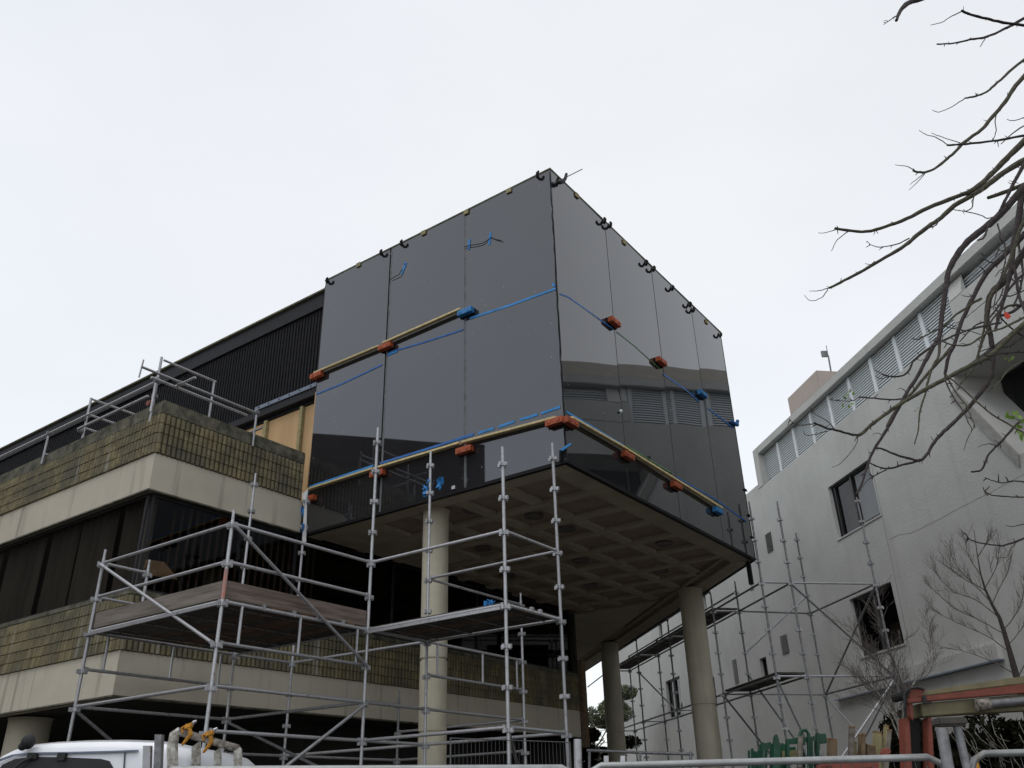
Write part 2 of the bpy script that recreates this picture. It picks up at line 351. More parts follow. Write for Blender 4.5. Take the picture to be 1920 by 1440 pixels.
for i in (1, 2): MB().box(V(xs[i]-.024, YF+.002, ZB+.03), V(xs[i]+.029, YF+.028, ZT)).build('panel_seal', M['seal'], office)
for i in (1, 2, 3): MB().box(V(XF-.028, ys[i]-.0075, ZB+.03), V(XF-.004, ys[i]+.0115, ZT)).build('panel_seal', M['seal'], office)
# ragged black gasket down the corner
gm_ = MB(); pts = []
rnd = random.Random(3)
for k in range(40):
    z = ZB+.05+(ZT-ZB-.1)*k/39; pts.append(V(XF-.006+rnd.uniform(-.006,.008), YF+.006+rnd.uniform(-.01,.004), z))
gm_.tube(pts, [.011+rnd.uniform(0,.007) for _ in pts], 5).build('corner_gasket', M['black'], office)
tr = MB(); tr.box(V(-12.93, YF-.02, ZB-.03), V(XF+.02, YF+.06, ZB+.028)); tr.box(V(XF-.06, YF+.062, ZB-.03), V(XF+.02, 18.8, ZB+.028)); tr.build('bottom_trim', M['black'], office)
# diagonal end face of the box, dark sheet
MB().prism([V(XF, 18.82, ZB), V(XF, 18.82, ZT), V(-19.9, 32.02, ZT), V(-19.9, 32.02, ZB)], (-.05,-.05,0)).build('end_cladding', M['rib'], office)
# small details on glass
for (px, py) in ((1164, 771),): MB().sphere(onx(px, py, XF+.03), .035, n=8, m=6).build('vent_cap', M['white_alu'], office)

# ---- soffit with coffers
dsum = 12.08
MB().prism([V(-12.95, YF+.1, ZB+.075), V(XF-.08, YF+.1, ZB+.075), V(XF-.08, 18.6, ZB+.075), V(-19.9, 31.8, ZB+.075), V(-19.9, 21.1, ZB+.075), V(-12.95, 21.1, ZB+.075)], (0,0,.20)).build('coffer_ceiling', M['coffer'], office)
def rib(a, b): return MB().box(a, b).build('soffit_rib', M['soffit'], office, bevel=.012)
RB, RT = ZB, ZB+.074
rib(V(-12.95, YF+.065, RB), V(-6.765, 11.35, RT))                   # perimeter band front
MB().prism([V(-7.22, 11.352, RB), V(-6.765, 11.352, RB), V(-6.765, 18.62, RB), V(-7.22, 18.62, RB)], (0,0,.074)).build('soffit_rib', M['soffit'], office)
MB().prism([V(XF-.07, 18.74, RB), V(-19.9, 31.95, RB), V(-20.3, 31.55, RB), V(XF-.525, 18.63, RB-.0)], (0,0,.074)).build('soffit_edge', M['soffit'], office)
yrib = [12.45, 13.56, 14.68, 15.79, 16.9, 18.0, 19.1, 20.2]
xrib = [-8.28, -9.34, -10.40, -11.46, -12.4]
def diag_in(y): return 10.9 - y         # x limit of the coffers toward the diagonal edge
prevy = 11.35
for y in yrib+[21.0]:
    xe = min(-7.222, diag_in(y+.12))
    if y < 21: rib(V(-12.95, y-.12, RB), V(xe, y+.12, RT))
    for x in xrib:
        y1 = min(y-.122 if y < 21 else 21, diag_in(x+.12) if diag_in(x+.12) > prevy else prevy)
        y1 = min(y-.122, 10.9-(x+.12))
        if y1 - prevy > .12: rib(V(x-.12, prevy, RB), V(x+.12, y1, RT))
    prevy = y+.122
MB().prism([V(-7.222, 18.122, RB), V(-7.222, 18.2, RB), V(-12.9, 23.9, RB), V(-12.9, 23.8, RB)], (0,0,.073)).build('soffit_rib', M['soffit'], office)
MB().box(V(-12.9, 11.36, RB+.012), V(-11.6, 14.5, RT)).build('soffit_slab', M['soffit'], office)
# beam face along the recess by the diagonal edge
MB().prism([V(-13.0, 21.1, RB), V(-10.4, 21.1, RB), V(-19.4, 30.1, RB), V(-19.8, 30.1, RB), V(-19.8, 21.1, RB)], (0,0,.072)).build('soffit_slab', M['soffit'], office)
for x, y in [(-9.47,11.93),(-8.81,14.1),(-10.93,14.1),(-9.87,16.34),(-7.76,16.34),(-8.81,12.97),(-11.9,16.3),(-10.93,18.5),(-8.9,18.4)]:
    lt = MB(); lt.cyl((x, y), .17, ZB+H+.045, ZB+H+.074, 20); l = lt.build('downlight', M['light_well'], office, smooth=True)
    ring = MB()
    for k in range(20):
        a, b = 2*math.pi*k/20, 2*math.pi*(k+1)/20
        p = lambda ang, rr, z: (x+rr*math.cos(ang), y+rr*math.sin(ang), z+H)
        ring.hexa([p(a,.172,ZB+.03), p(b,.172,ZB+.03), p(b,.190,ZB+.03), p(a,.190,ZB+.03), p(a,.172,ZB+.073), p(b,.172,ZB+.073), p(b,.190,ZB+.073), p(a,.190,ZB+.073)])
    ring.build('light_ring', M['light_well'], l)
# columns
def column(c, r, ztop, joints):
    pts = [(c[0], c[1], 0)]; rad = [r]
    for j in sorted(joints):
        for dz, dr in ((-.022, 0), (-.014, -.02), (.014, -.02), (.022, 0)): pts.append((c[0], c[1], j+H+dz)); rad.append(r+dr)
    pts += [(c[0], c[1], ztop+H-.16), (c[0], c[1], ztop+H-.05), (c[0], c[1], ztop+H)]; rad += [r, r+.006, r+.02]
    return MB().tube(pts, rad, 32).build('column', M['column'], office, smooth=True)
c1 = ony(817, 1000, 11.42); column((c1.x, c1.y), .235, ZB, [1.2, 2.35])
c2 = onsum(1305, 1200, 11.35); column((c2.x, c2.y), .30, ZB+.02, [2.2, .9])
c3 = onsum(1146, 1262, 11.2); column((c3.x, c3.y), .30, ZB+.02, [2.2, .9])
c4 = ony(58, 1350, 8.3); column((c4.x, c4.y), .36, 1.75, [])

# ---- balcony: two storeys of white band and olive tiles
XB, YB = -13.0, 7.5
XL = -42.0
def bandpiece(x0, x1, z0, z1, side_end):
    m = MB(); m.prism([V(x0, YB, z0), V(x1, YB, z0), V(XB, YB, z0) if x1 > XB-.01 else V(x1, YB, z0)], (0,0,.001))
for (z0, z1, yend) in ((5.08, 5.73, 10.83), (1.75, 2.41, 21.0)):
    cuts = [XB, -15.55, -19.0, -23.0, -27, -32, XL]
    # corner piece runs round the corner
    m = MB(); m.prism([V(cuts[1]+.012, YB, z0), V(XB, YB, z0), V(XB, yend, z0), V(XB-.3, yend, z0), V(XB-.3, YB+.3, z0), V(cuts[1]+.012, YB+.3, z0)], (0,0,z1-z0))
    m.build('white_band', M['band'], office)
    for i in range(1, len(cuts)-1): MB().box(V(cuts[i+1]+.012, YB, z0), V(cuts[i], YB+.3, z1)).build('white_band', M['band'], office)
    # dark drip edge below
    m = MB(); m.box(V(XL, YB-.012, z0-.028), V(XB+.012, YB+.06, z0-.002)); m.box(V(XB-.06, YB+.061, z0-.028), V(XB+.012, yend, z0-.002))
    m.build('drip_edge', M['coping'], office)
def tile_at(mb, o_, du, nr, wdt, z0, z1, tip):
    # tile with a rounded rib face; bottom edge stands a little proud
    prof = [(0.08,-.012),(0.15,.022),(.34,.040),(.66,.040),(.85,.022),(.92,-.012)]
    vs = []
    for z, ex in ((z0, tip), (z1, 0)):
        for u, h in prof:
            p = o_ + du*((u if u < .03 else (u if u > .97 else .5))*wdt if False else u*wdt) + nr*(h+ex); vs.append(Vector((p.x, p.y, z+H)))
    n = len(prof); fs = [(i, i+1, i+1+n, i+n) for i in range(n-1)] + [tuple(range(n))[::-1], tuple(range(n, 2*n))]
    return mb.add(vs, fs)
def tiles(o0, du, nr, count, wdt, rows, z0, rh, parent, single, seed):
    rr = random.Random(seed); big = MB()
    for r_ in range(rows):
        for i in range(count):
            mb = MB() if single else big
            o_ = Vector((o0.x, o0.y, 0)) + du*(i*wdt)
            tile_at(mb, o_ + nr*rr.uniform(-.003,.004), du, nr, wdt, z0+r_*rh+.004, z0+(r_+1)*rh-.006+rr.uniform(-.003,.002), .008+rr.uniform(-.003,.004))
            if single: mb.build('tile', M['tile'], parent)
    if not single: big.build('tile_courses', M['tile'], parent, kind='stuff')
for (z0, rows, rh, yend) in ((5.735, 4, .187, 10.80), (2.415, 5, .172, 21.0)):
    ztop = z0+rows*rh
    par = MB(); par.prism([V(XL, YB+.012, z0), V(XB-.012, YB+.012, z0), V(XB-.012, yend, z0), V(XB-.22, yend, z0), V(XB-.22, YB+.22, z0), V(XL, YB+.22, z0)], (0,0,ztop-z0))
    pp = par.build('tiled_parapet', M['coping'], office)
    cm = MB(); t_ = .27 if z0 > 5 else .10
    cm.prism([V(XL, YB-.012, ztop+.001), V(XB+.012, YB-.012, ztop+.001), V(XB+.012, yend, ztop+.001), V(XB-.24, yend, ztop+.001), V(XB-.24, YB+.24, ztop+.001), V(XL, YB+.24, ztop+.001)], (0,0,t_))
    cm.build('coping', M['coping'], pp, bevel=.02)
    wd = .1
    tiles(V(XB+.0, YB-.02, 0), Vector((0,1,0)), Vector((1,0,0)), int((10.8-YB)/wd), wd, rows, z0, rh, pp, z0 > 5, 5)
    if z0 < 5: tiles(V(XB+.0, 10.8-.02, 0), Vector((0,1,0)), Vector((1,0,0)), 102, wd, rows, z0, rh, pp, False, 8)
    tiles(V(XL, YB, 0), Vector((1,0,0)), Vector((0,-1,0)), int((XB-XL)/wd), wd, rows, z0, rh, pp, False, 6)
# slabs and hidden walls
MB().prism([V(XL, YB+.31, 5.3), V(XB-.31, YB+.31, 5.3), V(XB-.31, 11.25, 5.3), V(XL, 11.25, 5.3)], (0,0,.55)).build('terrace_slab', M['concrete_band'], office)
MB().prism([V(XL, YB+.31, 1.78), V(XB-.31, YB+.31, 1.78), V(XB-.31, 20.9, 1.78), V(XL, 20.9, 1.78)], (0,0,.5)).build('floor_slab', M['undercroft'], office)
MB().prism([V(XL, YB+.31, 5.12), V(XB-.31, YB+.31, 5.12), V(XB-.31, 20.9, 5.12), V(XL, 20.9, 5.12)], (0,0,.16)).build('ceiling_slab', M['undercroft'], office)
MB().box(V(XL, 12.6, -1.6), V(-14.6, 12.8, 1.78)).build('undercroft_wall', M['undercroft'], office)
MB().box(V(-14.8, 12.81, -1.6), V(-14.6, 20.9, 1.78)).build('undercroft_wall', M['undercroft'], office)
MB().box(V(-18, 11.5, 2.3), V(-17.8, 20.9, 5.1)).build('inner_wall', M['interior'], office)
MB().box(V(XL, 11.3, 2.3), V(-17.8, 11.45, 5.1)).build('inner_wall', M['interior'], office)
MB().box(V(XL, YB+.3, -1.6), V(XL+.2, 21, 5.1)).build('party_wall', M['interior'], office)
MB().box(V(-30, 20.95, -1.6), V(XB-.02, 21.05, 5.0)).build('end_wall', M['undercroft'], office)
MB().box(V(XB-.12, 21.06, 1.5), V(XB+.10, 21.26, 3.75)).build('corner_batten', M['timber_post'], office)
# glazing of the middle storey
zg0, zg1 = 3.38, 5.06
def window(p0, p1, nrm, mull, name='window'):
    d = (p1-p0); L = d.length; t = d.normalized()
    wn = MB(); wn.beam(p0+Vector((0,0,.03)), p1+Vector((0,0,.03)), .06, .05); wn.beam(p0+Vector((0,0,zg1-zg0-.03)), p1+Vector((0,0,zg1-zg0-.03)), .06, .05)
    wo = wn.build(name, M['frame_dark'], office)
    gp = MB(); gp.obox((p0+p1)/2+Vector((0,0,(zg1-zg0)/2)), t*(L/2-.01), nrm*.006, Vector((0,0,1))*((zg1-zg0)/2-.06)); gp.build('pane', M['glass'], wo)
    k = 0
    for s_ in mull:
        if s_ < L: MB().beam(p0+t*s_+nrm*.02+Vector((0,0,.06)), p0+t*s_+nrm*.02+Vector((0,0,zg1-zg0-.06)), .045, .045, up=nrm).build('mullion', M['frame_dark'], wo)
    return wo
window(V(XB-.16, YB+.14, zg0), V(XL+.2, YB+.14, zg0), Vector((0,-1,0)), [.02, 9.0, 18.0])
window(V(XB-.14, YB+.16, zg0), V(XB-.14, 20.9, zg0), Vector((1,0,0)), [.02, 3.2, 6.0, 9.0])
rc = random.Random(11)
x = XB-.22
first = True
for wseg in (.95, 1.25, 1.0, 1.5, .8, 1.3, .9, 1.7, 1.1, 1.4, 1.2):
    cu = MB(); n = 26; vs = []
    for j in range(2):
        for i in range(n+1):
            u = i/n; vs.append(V(x-wseg*u, YB+.33+.035*math.sin(u*wseg*26), (zg0+.02) if j == 0 else zg1+.02))
    cu.add(vs, [(i, i+1, i+n+2, i+n+1) for i in range(n)])
    co = cu.build('curtain', M['curtain'], office); sm = co.modifiers.new('thick', 'SOLIDIFY'); sm.thickness = .004
    x -= wseg + rc.choice((.10, .22, .05))
# vertical blinds hanging behind the side glazing
for k in range(22):
    y = YB+.75+k*.155
    MB().obox(V(XB-.30, y, (zg0+zg1)/2), Vector((.022,.012,0)), Vector((.0008,-.0012,0)), Vector((0,0,.80))).build('blind_slat', M['slat_brown'], office)
b_ = onx(303, 1066, XB-.20)
box_ = MB(); c0 = b_
for (dy, dz0, dz1) in ((-.32,-.10,.02),(-.22,-.12,.09),(.02,-.13,.13),(.2,-.13,.04),(.3,-.13,-.08)): pass
box_.prism([c0+Vector((0,-.30,-.05)), c0+Vector((0,-.28,.10)), c0+Vector((0,.02,.12)), c0+Vector((0,.28,-.06)), c0+Vector((0,.34,-.13)), c0+Vector((0,-.12,-.14))], (-.06,0,0))
tag(box_.build('lamp_shade', M['shade'], None), 'tan lamp shade seen through the dark corner glazing behind the scaffold', 'lamp shade')

# ---- upper storey: ribbed dark cladding, steel strip, plywood hoarding
yu = 11.2
MB().box(V(XL, yu, 8.42), V(-12.93, yu+.08, 10.62)).build('cladding_back', M['rib'], office)
ribs = MB(); x = -12.97
while x > XL+.2:
    ribs.box(V(x-.06, yu-.02, 8.462), V(x, yu-.001, 10.58)); x -= .105
ribs.build('cladding_ribs', M['rib'], office, kind='stuff')
MB().box(V(XL, yu-.07, 10.60), V(-12.93, yu+.06, 11.0)).build('parapet_flashing', M['fascia_dark'], office)
MB().box(V(XL, yu-.13, 11.003), V(-12.93, yu+.12, 11.05)).build('parapet_cap', M['cap'], office)
MB().box(V(XL, yu-.10, 8.30), V(-12.92, yu+.05, 8.46)).build('lower_flashing', M['fascia_dark'], office)
st = MB(); pa, pb = ony(476, 770, yu-.14), ony(592, 716, yu-.14); zt_ = (pa.z+pb.z)/2
st.box(Vector((pa.x, yu-.125, zt_-.045)), Vector((-12.92, yu-.103, zt_+.045))); sto = st.build('steel_strip', M['steel_strip'], office)
for k in range(7):
    hx = pa.x+.15+k*(abs(pa.x+12.92)-.25)/6; MB().obox(Vector((hx, yu-.127, zt_)), Vector((.018,0,0)), Vector((0,.0015,0)), Vector((0,0,.018))).build('slot', M['black'], sto)
MB().box(V(XL, yu+.02, 8.19), V(-12.92, yu+.2, 8.298)).build('shadow_gap_strip', M['black'], office)  # black strip standing in for the shaded void below the flashing
for i, (x0, x1) in enumerate(((-12.95,-13.72),(-13.74,-14.94),(-14.96,-16.16),(-16.18,-17.4))):
    MB().box(V(x1, yu+.05, 5.86), V(x0, yu+.07, 8.185)).build('plywood_sheet', M['ply'], office)
for sx in (-13.73, -14.95, -16.17): MB().box(V(sx-.045, yu-.04, 5.86), V(sx+.045, yu+.048, 8.18)).build('stud', M['stud'], office)
MB().box(V(-12.99, 10.90, 5.86), V(-12.93, 11.19, 8.2)).build('plywood_return', M['ply'], office)
MB().box(V(-12.925, 10.86, 8.2), V(-12.905, 11.19, 11.0)).build('return_flashing', M['fascia_dark'], office)
MB().box(V(XL, yu+.3, 5.86), V(-13.1, yu+.4, 8.4)).build('inner_wall', M['interior'], office)

# ================================================================== street building on the right, at 45 degrees
D0 = 15.0
street = thing('concrete_building', 'off-white rendered building with rooftop louvres and dark windows right of the black box', 'building', QP(24, 18, -H))
holes = []
def q2(a, z): return (a, z)
wins = [  # a0,a1,z0,z1 (near, far)
    (22.70, 25.30, 7.76, 9.55), (22.95, 25.38, 4.02, 5.80), (42.0, 44.2, 4.02, 5.80),
    (32.05, 32.65, 4.35, 5.12), (37.55, 37.95, 4.00, 5.15)]
def slot(px0, py0, px1, py1):
    r0 = ray(px0, py0); r1 = ray(px1, py1)
    def c(r): t = D0/((r.x+r.y)*S2); p = r*t; return ((-p.x+p.y)*S2, p.z)
    a0, z0 = c(r0); a1, z1 = c(r1); return (min(a0,a1), max(a0,a1), min(z0,z1), max(z0,z1))
wins += [slot(1403, 1072, 1412, 1102), slot(1317, 1118, 1326, 1146), slot(1234, 1170, 1243, 1196)]
door = (19.0, 25.6, -1.55, 1.25)
recess = [(18.1, 10.13), (18.15, 9.74), (16.70, 7.30), (10.2, 7.30), (10.2, 10.13)]
A0, A1, A2 = 2.0, 29.9, 52.8
ZL, ZH = 11.30, 11.45
outer = [(A0,-1.6), (A2,-1.6), (A2, ZH), (A1+.45, ZH), (A1+.45, ZL), (A0, ZL)]
loops = [outer] + [[(a0,z0),(a1,z0),(a1,z1),(a0,z1)] for a0,a1,z0,z1 in wins+[door]] + [recess]
flat = [p for l in loops for p in l]
tris = geometry.tessellate_polygon([[Vector((a, z, 0)) for a, z in l] for l in loops])
fw = MB(); fw.add([QP(a, D0, z) for a, z in flat], [tuple(t) for t in tris])
def reveal(mb, loop, depth):
    n = len(loop); mb.add([QP(a, D0, z) for a, z in loop]+[QP(a, D0+depth, z) for a, z in loop], [(i,(i+1)%n,(i+1)%n+n,i+n) for i in range(n)])
for l in loops[1:-1]: reveal(fw, l, .22)
reveal(fw, recess, 1.4)
fw.build('front_wall', M['wall_white'], street)
bk = MB()      # body behind, end wall, roof slab
bk.prism([QP(A2, D0+.001, -1.6), QP(A2, D0+.001, ZH), QP(A2, D0+12, ZH), QP(A2, D0+12, -1.6)], QP(A2+.1, D0, 0)-QP(A2, D0, 0))
bk.build('end_wall', M['wall_white'], street)
MB().prism([QP(A0, D0+.3, ZL-.3), QP(A2, D0+.3, ZL-.3), QP(A2, D0+12, ZL-.3), QP(A0, D0+12, ZL-.3)], (0,0,.28)).build('roof_slab', M['roof_metal'], street)
MB().prism([QP(A0, D0+4, -1.6), QP(A2, D0+4, -1.6), QP(A2, D0+4.2, -1.6), QP(A0, D0+4.2, -1.6)], (0,0,12.6)).build('inner_wall', M['interior'], street)
MB().prism([QP(A1+.47, D0, ZH), QP(A2+.1, D0, ZH), QP(A2+.1, D0+.25, ZH), QP(A1+.47, D0+.25, ZH)], (0,0,.06)).build('parapet_coping', M['wall_white'], street)
# windows
def swin(a0, a1, z0, z1, mulls, blind=None, fr=.07):
    wv = MB()
    for (p, q) in ((QP(a0,D0+.16,z0+fr/2), QP(a1,D0+.16,z0+fr/2)), (QP(a0,D0+.16,z1-fr/2), QP(a1,D0+.16,z1-fr/2))): wv.beam(p, q, .07, fr)
    for a in (a0+fr/2, a1-fr/2): wv.beam(QP(a,D0+.162,z0+fr+.001), QP(a,D0+.162,z1-fr-.001), fr, .07, up=(QP(0,1,0)-QP(0,0,0)))
    wo = wv.build('window', M['frame_dark'], street)
    MB().prism([QP(a0+fr,D0+.17,z0+fr), QP(a1-fr,D0+.17,z0+fr), QP(a1-fr,D0+.17,z1-fr), QP(a0+fr,D0+.17,z1-fr)], (QP(0,.01,0)-QP(0,0,0))).build('pane', M['glass_clear'], wo)
    for a in mulls: MB().beam(QP(a,D0+.14,z0+fr), QP(a,D0+.14,z1-fr), .08, .08, up=(QP(0,1,0)-QP(0,0,0))).build('mullion', M['frame_dark'], wo)
    if blind:
        MB().prism([QP(blind[0],D0+.24,blind[2]), QP(blind[1],D0+.24,blind[2]), QP(blind[1],D0+.24,blind[3]), QP(blind[0],D0+.24,blind[3])], (QP(0,.01,0)-QP(0,0,0))).build('blind', blind[4], wo)
    MB().prism([QP(a0-.05,D0-.03,z0-.05), QP(a1+.05,D0-.03,z0-.05), QP(a1+.05,D0+.2,z0-.05), QP(a0-.05,D0+.2,z0-.05)], (0,0,.048)).build('sill', M['wall_white'], wo)
    return wo
M['blind'] = mat('pale_blind', (.80, .85, .86), .8, var=.05)
M['brown_blind'] = mat('brown_room', (.16, .12, .075), .9, var=.4, scale=3)
swin(*wins[0], [24.05, 25.1], (22.75, 23.98, 7.95, 9.5, M['blind']))
MB().prism([QP(24.1,D0+.5,7.8), QP(25.2,D0+.5,7.8), QP(25.2,D0+.5,9.1), QP(24.6,D0+.5,9.35), QP(24.1,D0+.5,9.0)], QP(0,.1,0)-QP(0,0,0)).build('inner_screen', M['brown_blind'], street)
swin(*wins[1], [24.15])
MB().prism([QP(24.9,D0+.6,4.1), QP(25.1,D0+.6,4.1), QP(25.1,D0+.6,5.7), QP(24.9,D0+.6,5.7)], QP(0,.05,0)-QP(0,0,0)).build('curtain', M['curtain'], street)
MB().prism([QP(23.2,D0+.8,4.1), QP(24.9,D0+.8,4.1), QP(24.9,D0+.8,4.9), QP(23.2,D0+.8,4.9)], QP(0,.05,0)-QP(0,0,0)).build('inner_screen', M['brown_blind'], street)
swin(*wins[2], [43.1])
for wv in wins[3:]: swin(*wv, [], fr=.05)
# air bricks with slats
for (a0, a1, z0, z1) in ((29.95, 30.45, 8.72, 9.45), (30.05, 30.58, 4.95, 5.6), (34.9, 35.3, 4.55, 5.48)):
    v = MB().prism([QP(a0,D0-.012,z0), QP(a1,D0-.012,z0), QP(a1,D0-.012,z1), QP(a0,D0-.012,z1)], QP(0,.011,0)-QP(0,0,0)).build('vent_grille', M['frame_dark'], street)
    n = 11
    for k in range(n):
        z = z0+.03+(z1-z0-.06)*k/(n-1); MB().prism([QP(a0,D0-.014,z-.008), QP(a1,D0-.014,z-.008), QP(a1,D0-.04,z-.02), QP(a0,D0-.04,z-.02)], (0,0,.012)).build('slat', M['joint'], v)
# joints in the render
for pts_ in ([(22.55, 9.9),(22.62, 7.6),(22.75, 4.0),(22.8, 1.5)],):
    m = MB()
    for (a, z), (b, y) in zip(pts_, pts_[1:]): m.prism([QP(a,D0-.003,z), QP(b,D0-.003,y), QP(b+.025,D0-.003,y), QP(a+.025,D0-.003,z)], QP(0,.0025,0)-QP(0,0,0))
    m.build('expansion_joint', M['joint'], street)
m = MB(); rj = random.Random(2); a = 14.0; z = 6.86
while a < 22.4:
    b = a+.5; y = 6.80+rj.uniform(-.03,.03)+(.1 if a > 21 else 0); m.prism([QP(a,D0-.003,z), QP(b,D0-.003,y), QP(b,D0-.003,y+.016), QP(a,D0-.003,z+.016)], QP(0,.0025,0)-QP(0,0,0)); a, z = b, y
m.build('expansion_joint', M['joint'], street)
# ledge above the ground floor
MB().prism([QP(19.1,D0-.14,3.0), QP(26.3,D0-.14,3.0), QP(26.3,D0-.001,3.0), QP(19.1,D0-.001,3.0)], (0,0,.36)).build('ledge', M['wall_white'], street)
MB().prism([QP(19.1,D0-.155,2.96), QP(27.2,D0-.155,2.96), QP(27.2,D0-.001,2.96), QP(19.1,D0-.001,2.96)], (0,0,.038)).build('ledge_flashing', M['steel_strip'], street)
# eaves, roof slope and louvres
AF0, AF1, AX = 2.0, A1, 17.5
MB().prism([QP(AF0,D0-.02,12.64), QP(AF1,D0-.02,12.64), QP(AF1,D0-.02,12.95), QP(AF0,D0-.02,12.95)], QP(0,.5,0)-QP(0,0,0)).build('eaves_fascia', M['wall_white'], street, bevel=.02)
MB().prism([QP(AF0,D0+.0,12.955), QP(AF0,D0+.5,12.955), QP(AF0,D0+2.1,14.6), QP(AF0,D0+2.4,14.6), QP(AF0,D0+2.4,12.955)], QP(AF1-AF0,0,0)-QP(0,0,0)).build('roof_slope', M['roof_metal'], street)
MB().prism([QP(AF0,D0+.481,12.3), QP(AF0,D0+3,12.3), QP(AF0,D0+3,12.94), QP(AF0,D0+.481,12.94)], QP(AF1-AF0,0,0)-QP(0,0,0)).build('eaves_beam', M['roof_metal'], street)
MB().prism([QP(A1+.002,D0-.02,ZL), QP(A1+.45,D0-.02,ZL), QP(A1+.45,D0+3,ZL), QP(A1+.002,D0+3,ZL)], (0,0,1.65)).build('end_pier', M['wall_white'], street, bevel=.02)
MB().prism([QP(AF0,D0+.36,ZL), QP(A1,D0+.36,ZL), QP(A1,D0+.46,ZL), QP(AF0,D0+.46,ZL)], (0,0,1.33)).build('louvre_backing', M['slot_dark'], street)
nb = 9
for k in range(nb):
    a = AX+.0+k*(A1-AX)/nb; b = AX+(k+1)*(A1-AX)/nb
    lp = MB(); lp.prism([QP(a+.01,D0+.18,ZL+.02), QP(a+.16,D0+.18,ZL+.02), QP(a+.16,D0+.18,12.63), QP(a+.01,D0+.18,12.63)], QP(0,.08,0)-QP(0,0,0))
    lo = lp.build('louvre_panel', M['white_alu'], street)
    ns = 15
    for j in range(ns):
        z = ZL+.05+j*(12.6-ZL)/ns
        MB().prism([QP(a+.165,D0+.20,z), QP(b+.005,D0+.20,z), QP(b+.005,D0+.215,z-.012), QP(a+.165,D0+.215,z-.012)], QP(0,.03,.054)-QP(0,0,0)).build('slat', M['white_alu'], lo)
for k in range(6):
    a = AX-.3-(k+1)*2.6; lp = MB(); lp.prism([QP(a,D0+.18,12.05), QP(a+.16,D0+.18,12.05), QP(a+.16,D0+.18,12.63), QP(a,D0+.18,12.63)], QP(0,.08,0)-QP(0,0,0))
    lo = lp.build('louvre_panel', M['white_alu'], street)
    for j in range(5):
        z = 12.08+j*.09; MB().prism([QP(a+.165,D0+.20,z), QP(a+2.6,D0+.20,z), QP(a+2.6,D0+.215,z-.012), QP(a+.165,D0+.215,z-.012)], QP(0,.05,.05)-QP(0,0,0)).build('slat', M['white_alu'], lo)
MB().prism([QP(A0,D0-.0,ZL+.001), QP(AX,D0-.0,ZL+.001), QP(AX,D0+.17,ZL+.001), QP(A0,D0+.17,ZL+.001)], (0,0,.74)).build('upper_wall', M['wall_white'], street, bevel=.02)
MB().prism([QP(AX-.55,D0-.001,12.045), QP(AX-.55,D0+.17,12.635), QP(AX-.55,D0+.17,12.045)], QP(.5,0,0)-QP(0,0,0)).build('sloping_fin', M['wall_white'], street)
# splayed recess: grey band painted for its shaded edge, big dark window behind
MB().prism([QP(18.15,D0-.06,9.74), QP(16.70,D0-.06,7.30), QP(16.78,D0-.06,7.02), QP(18.40,D0-.06,9.64)], QP(0,.059,0)-QP(0,0,0)).build('recess_shade_band', M['joint'], street)
rw = MB().prism([QP(10.2,D0+1.38,7.0), QP(18.1,D0+1.38,7.0), QP(18.1,D0+1.38,10.13), QP(10.2,D0+1.38,10.13)], QP(0,.1,0)-QP(0,0,0)).build('recess_window', M['frame_dark'], street)
MB().prism([QP(10.3,D0+1.37,7.4), QP(17.8,D0+1.37,7.4), QP(17.8,D0+1.37,10.0), QP(10.3,D0+1.37,10.0)], QP(0,.008,0)-QP(0,0,0)).build('pane', M['glass_clear'], rw)
MB().prism([QP(door[0],D0+.5,door[2]), QP(door[1],D0+.5,door[2]), QP(door[1],D0+.5,door[3]), QP(door[0],D0+.5,door[3])], QP(0,.1,0)-QP(0,0,0)).build('ground_opening', M['interior'], street)
# lift tower on the roof, mast with a small panel
tc_ = [onsum(1476,747,0.001)] 
def qd(px, py, d): r = ray(px, py); t = d/((r.x+r.y)*S2); p = r*t; return ((-p.x+p.y)*S2, p.z)
d_t = 20.5; (ta, tz), (tb, tz2) = qd(1476, 747, d_t), qd(1530, 694, d_t); tz = (tz+tz2)/2
MB().prism([QP(ta,d_t,10), QP(tb,d_t,10), QP(tb,d_t+5,10), QP(ta,d_t+5,10)], (0,0,tz-10)).build('lift_tower', M['tower_wall'], street, bevel=.03)
ma = thing('roof_antenna', 'thin mast with small grey flat antenna standing on the roof tower', 'antenna', QP(*[qd(1557,695,21.5)[0], 21.5], qd(1557,695,21.5)[1]))
pb_, pt_ = QP(qd(1558,696,21.5)[0], 21.5, qd(1558,696,21.5)[1]), QP(qd(1549,648,21.5)[0], 21.5, qd(1549,648,21.5)[1])
pm_ = QP(qd(1553,667,21.5)[0], 21.5, qd(1553,667,21.5)[1])
MB().tube([pb_, pm_], .045, 6).tube([pm_, pt_], .02, 6).build('mast', M['galv_dull'], ma)
pc = QP(qd(1549,664,21.5)[0], 21.4, qd(1549,664,21.5)[1]); MB().obox(pc, RH*.14, FH*.05, Vector((0,0,.16))).build('flat_panel', M['galv_dull'], ma)

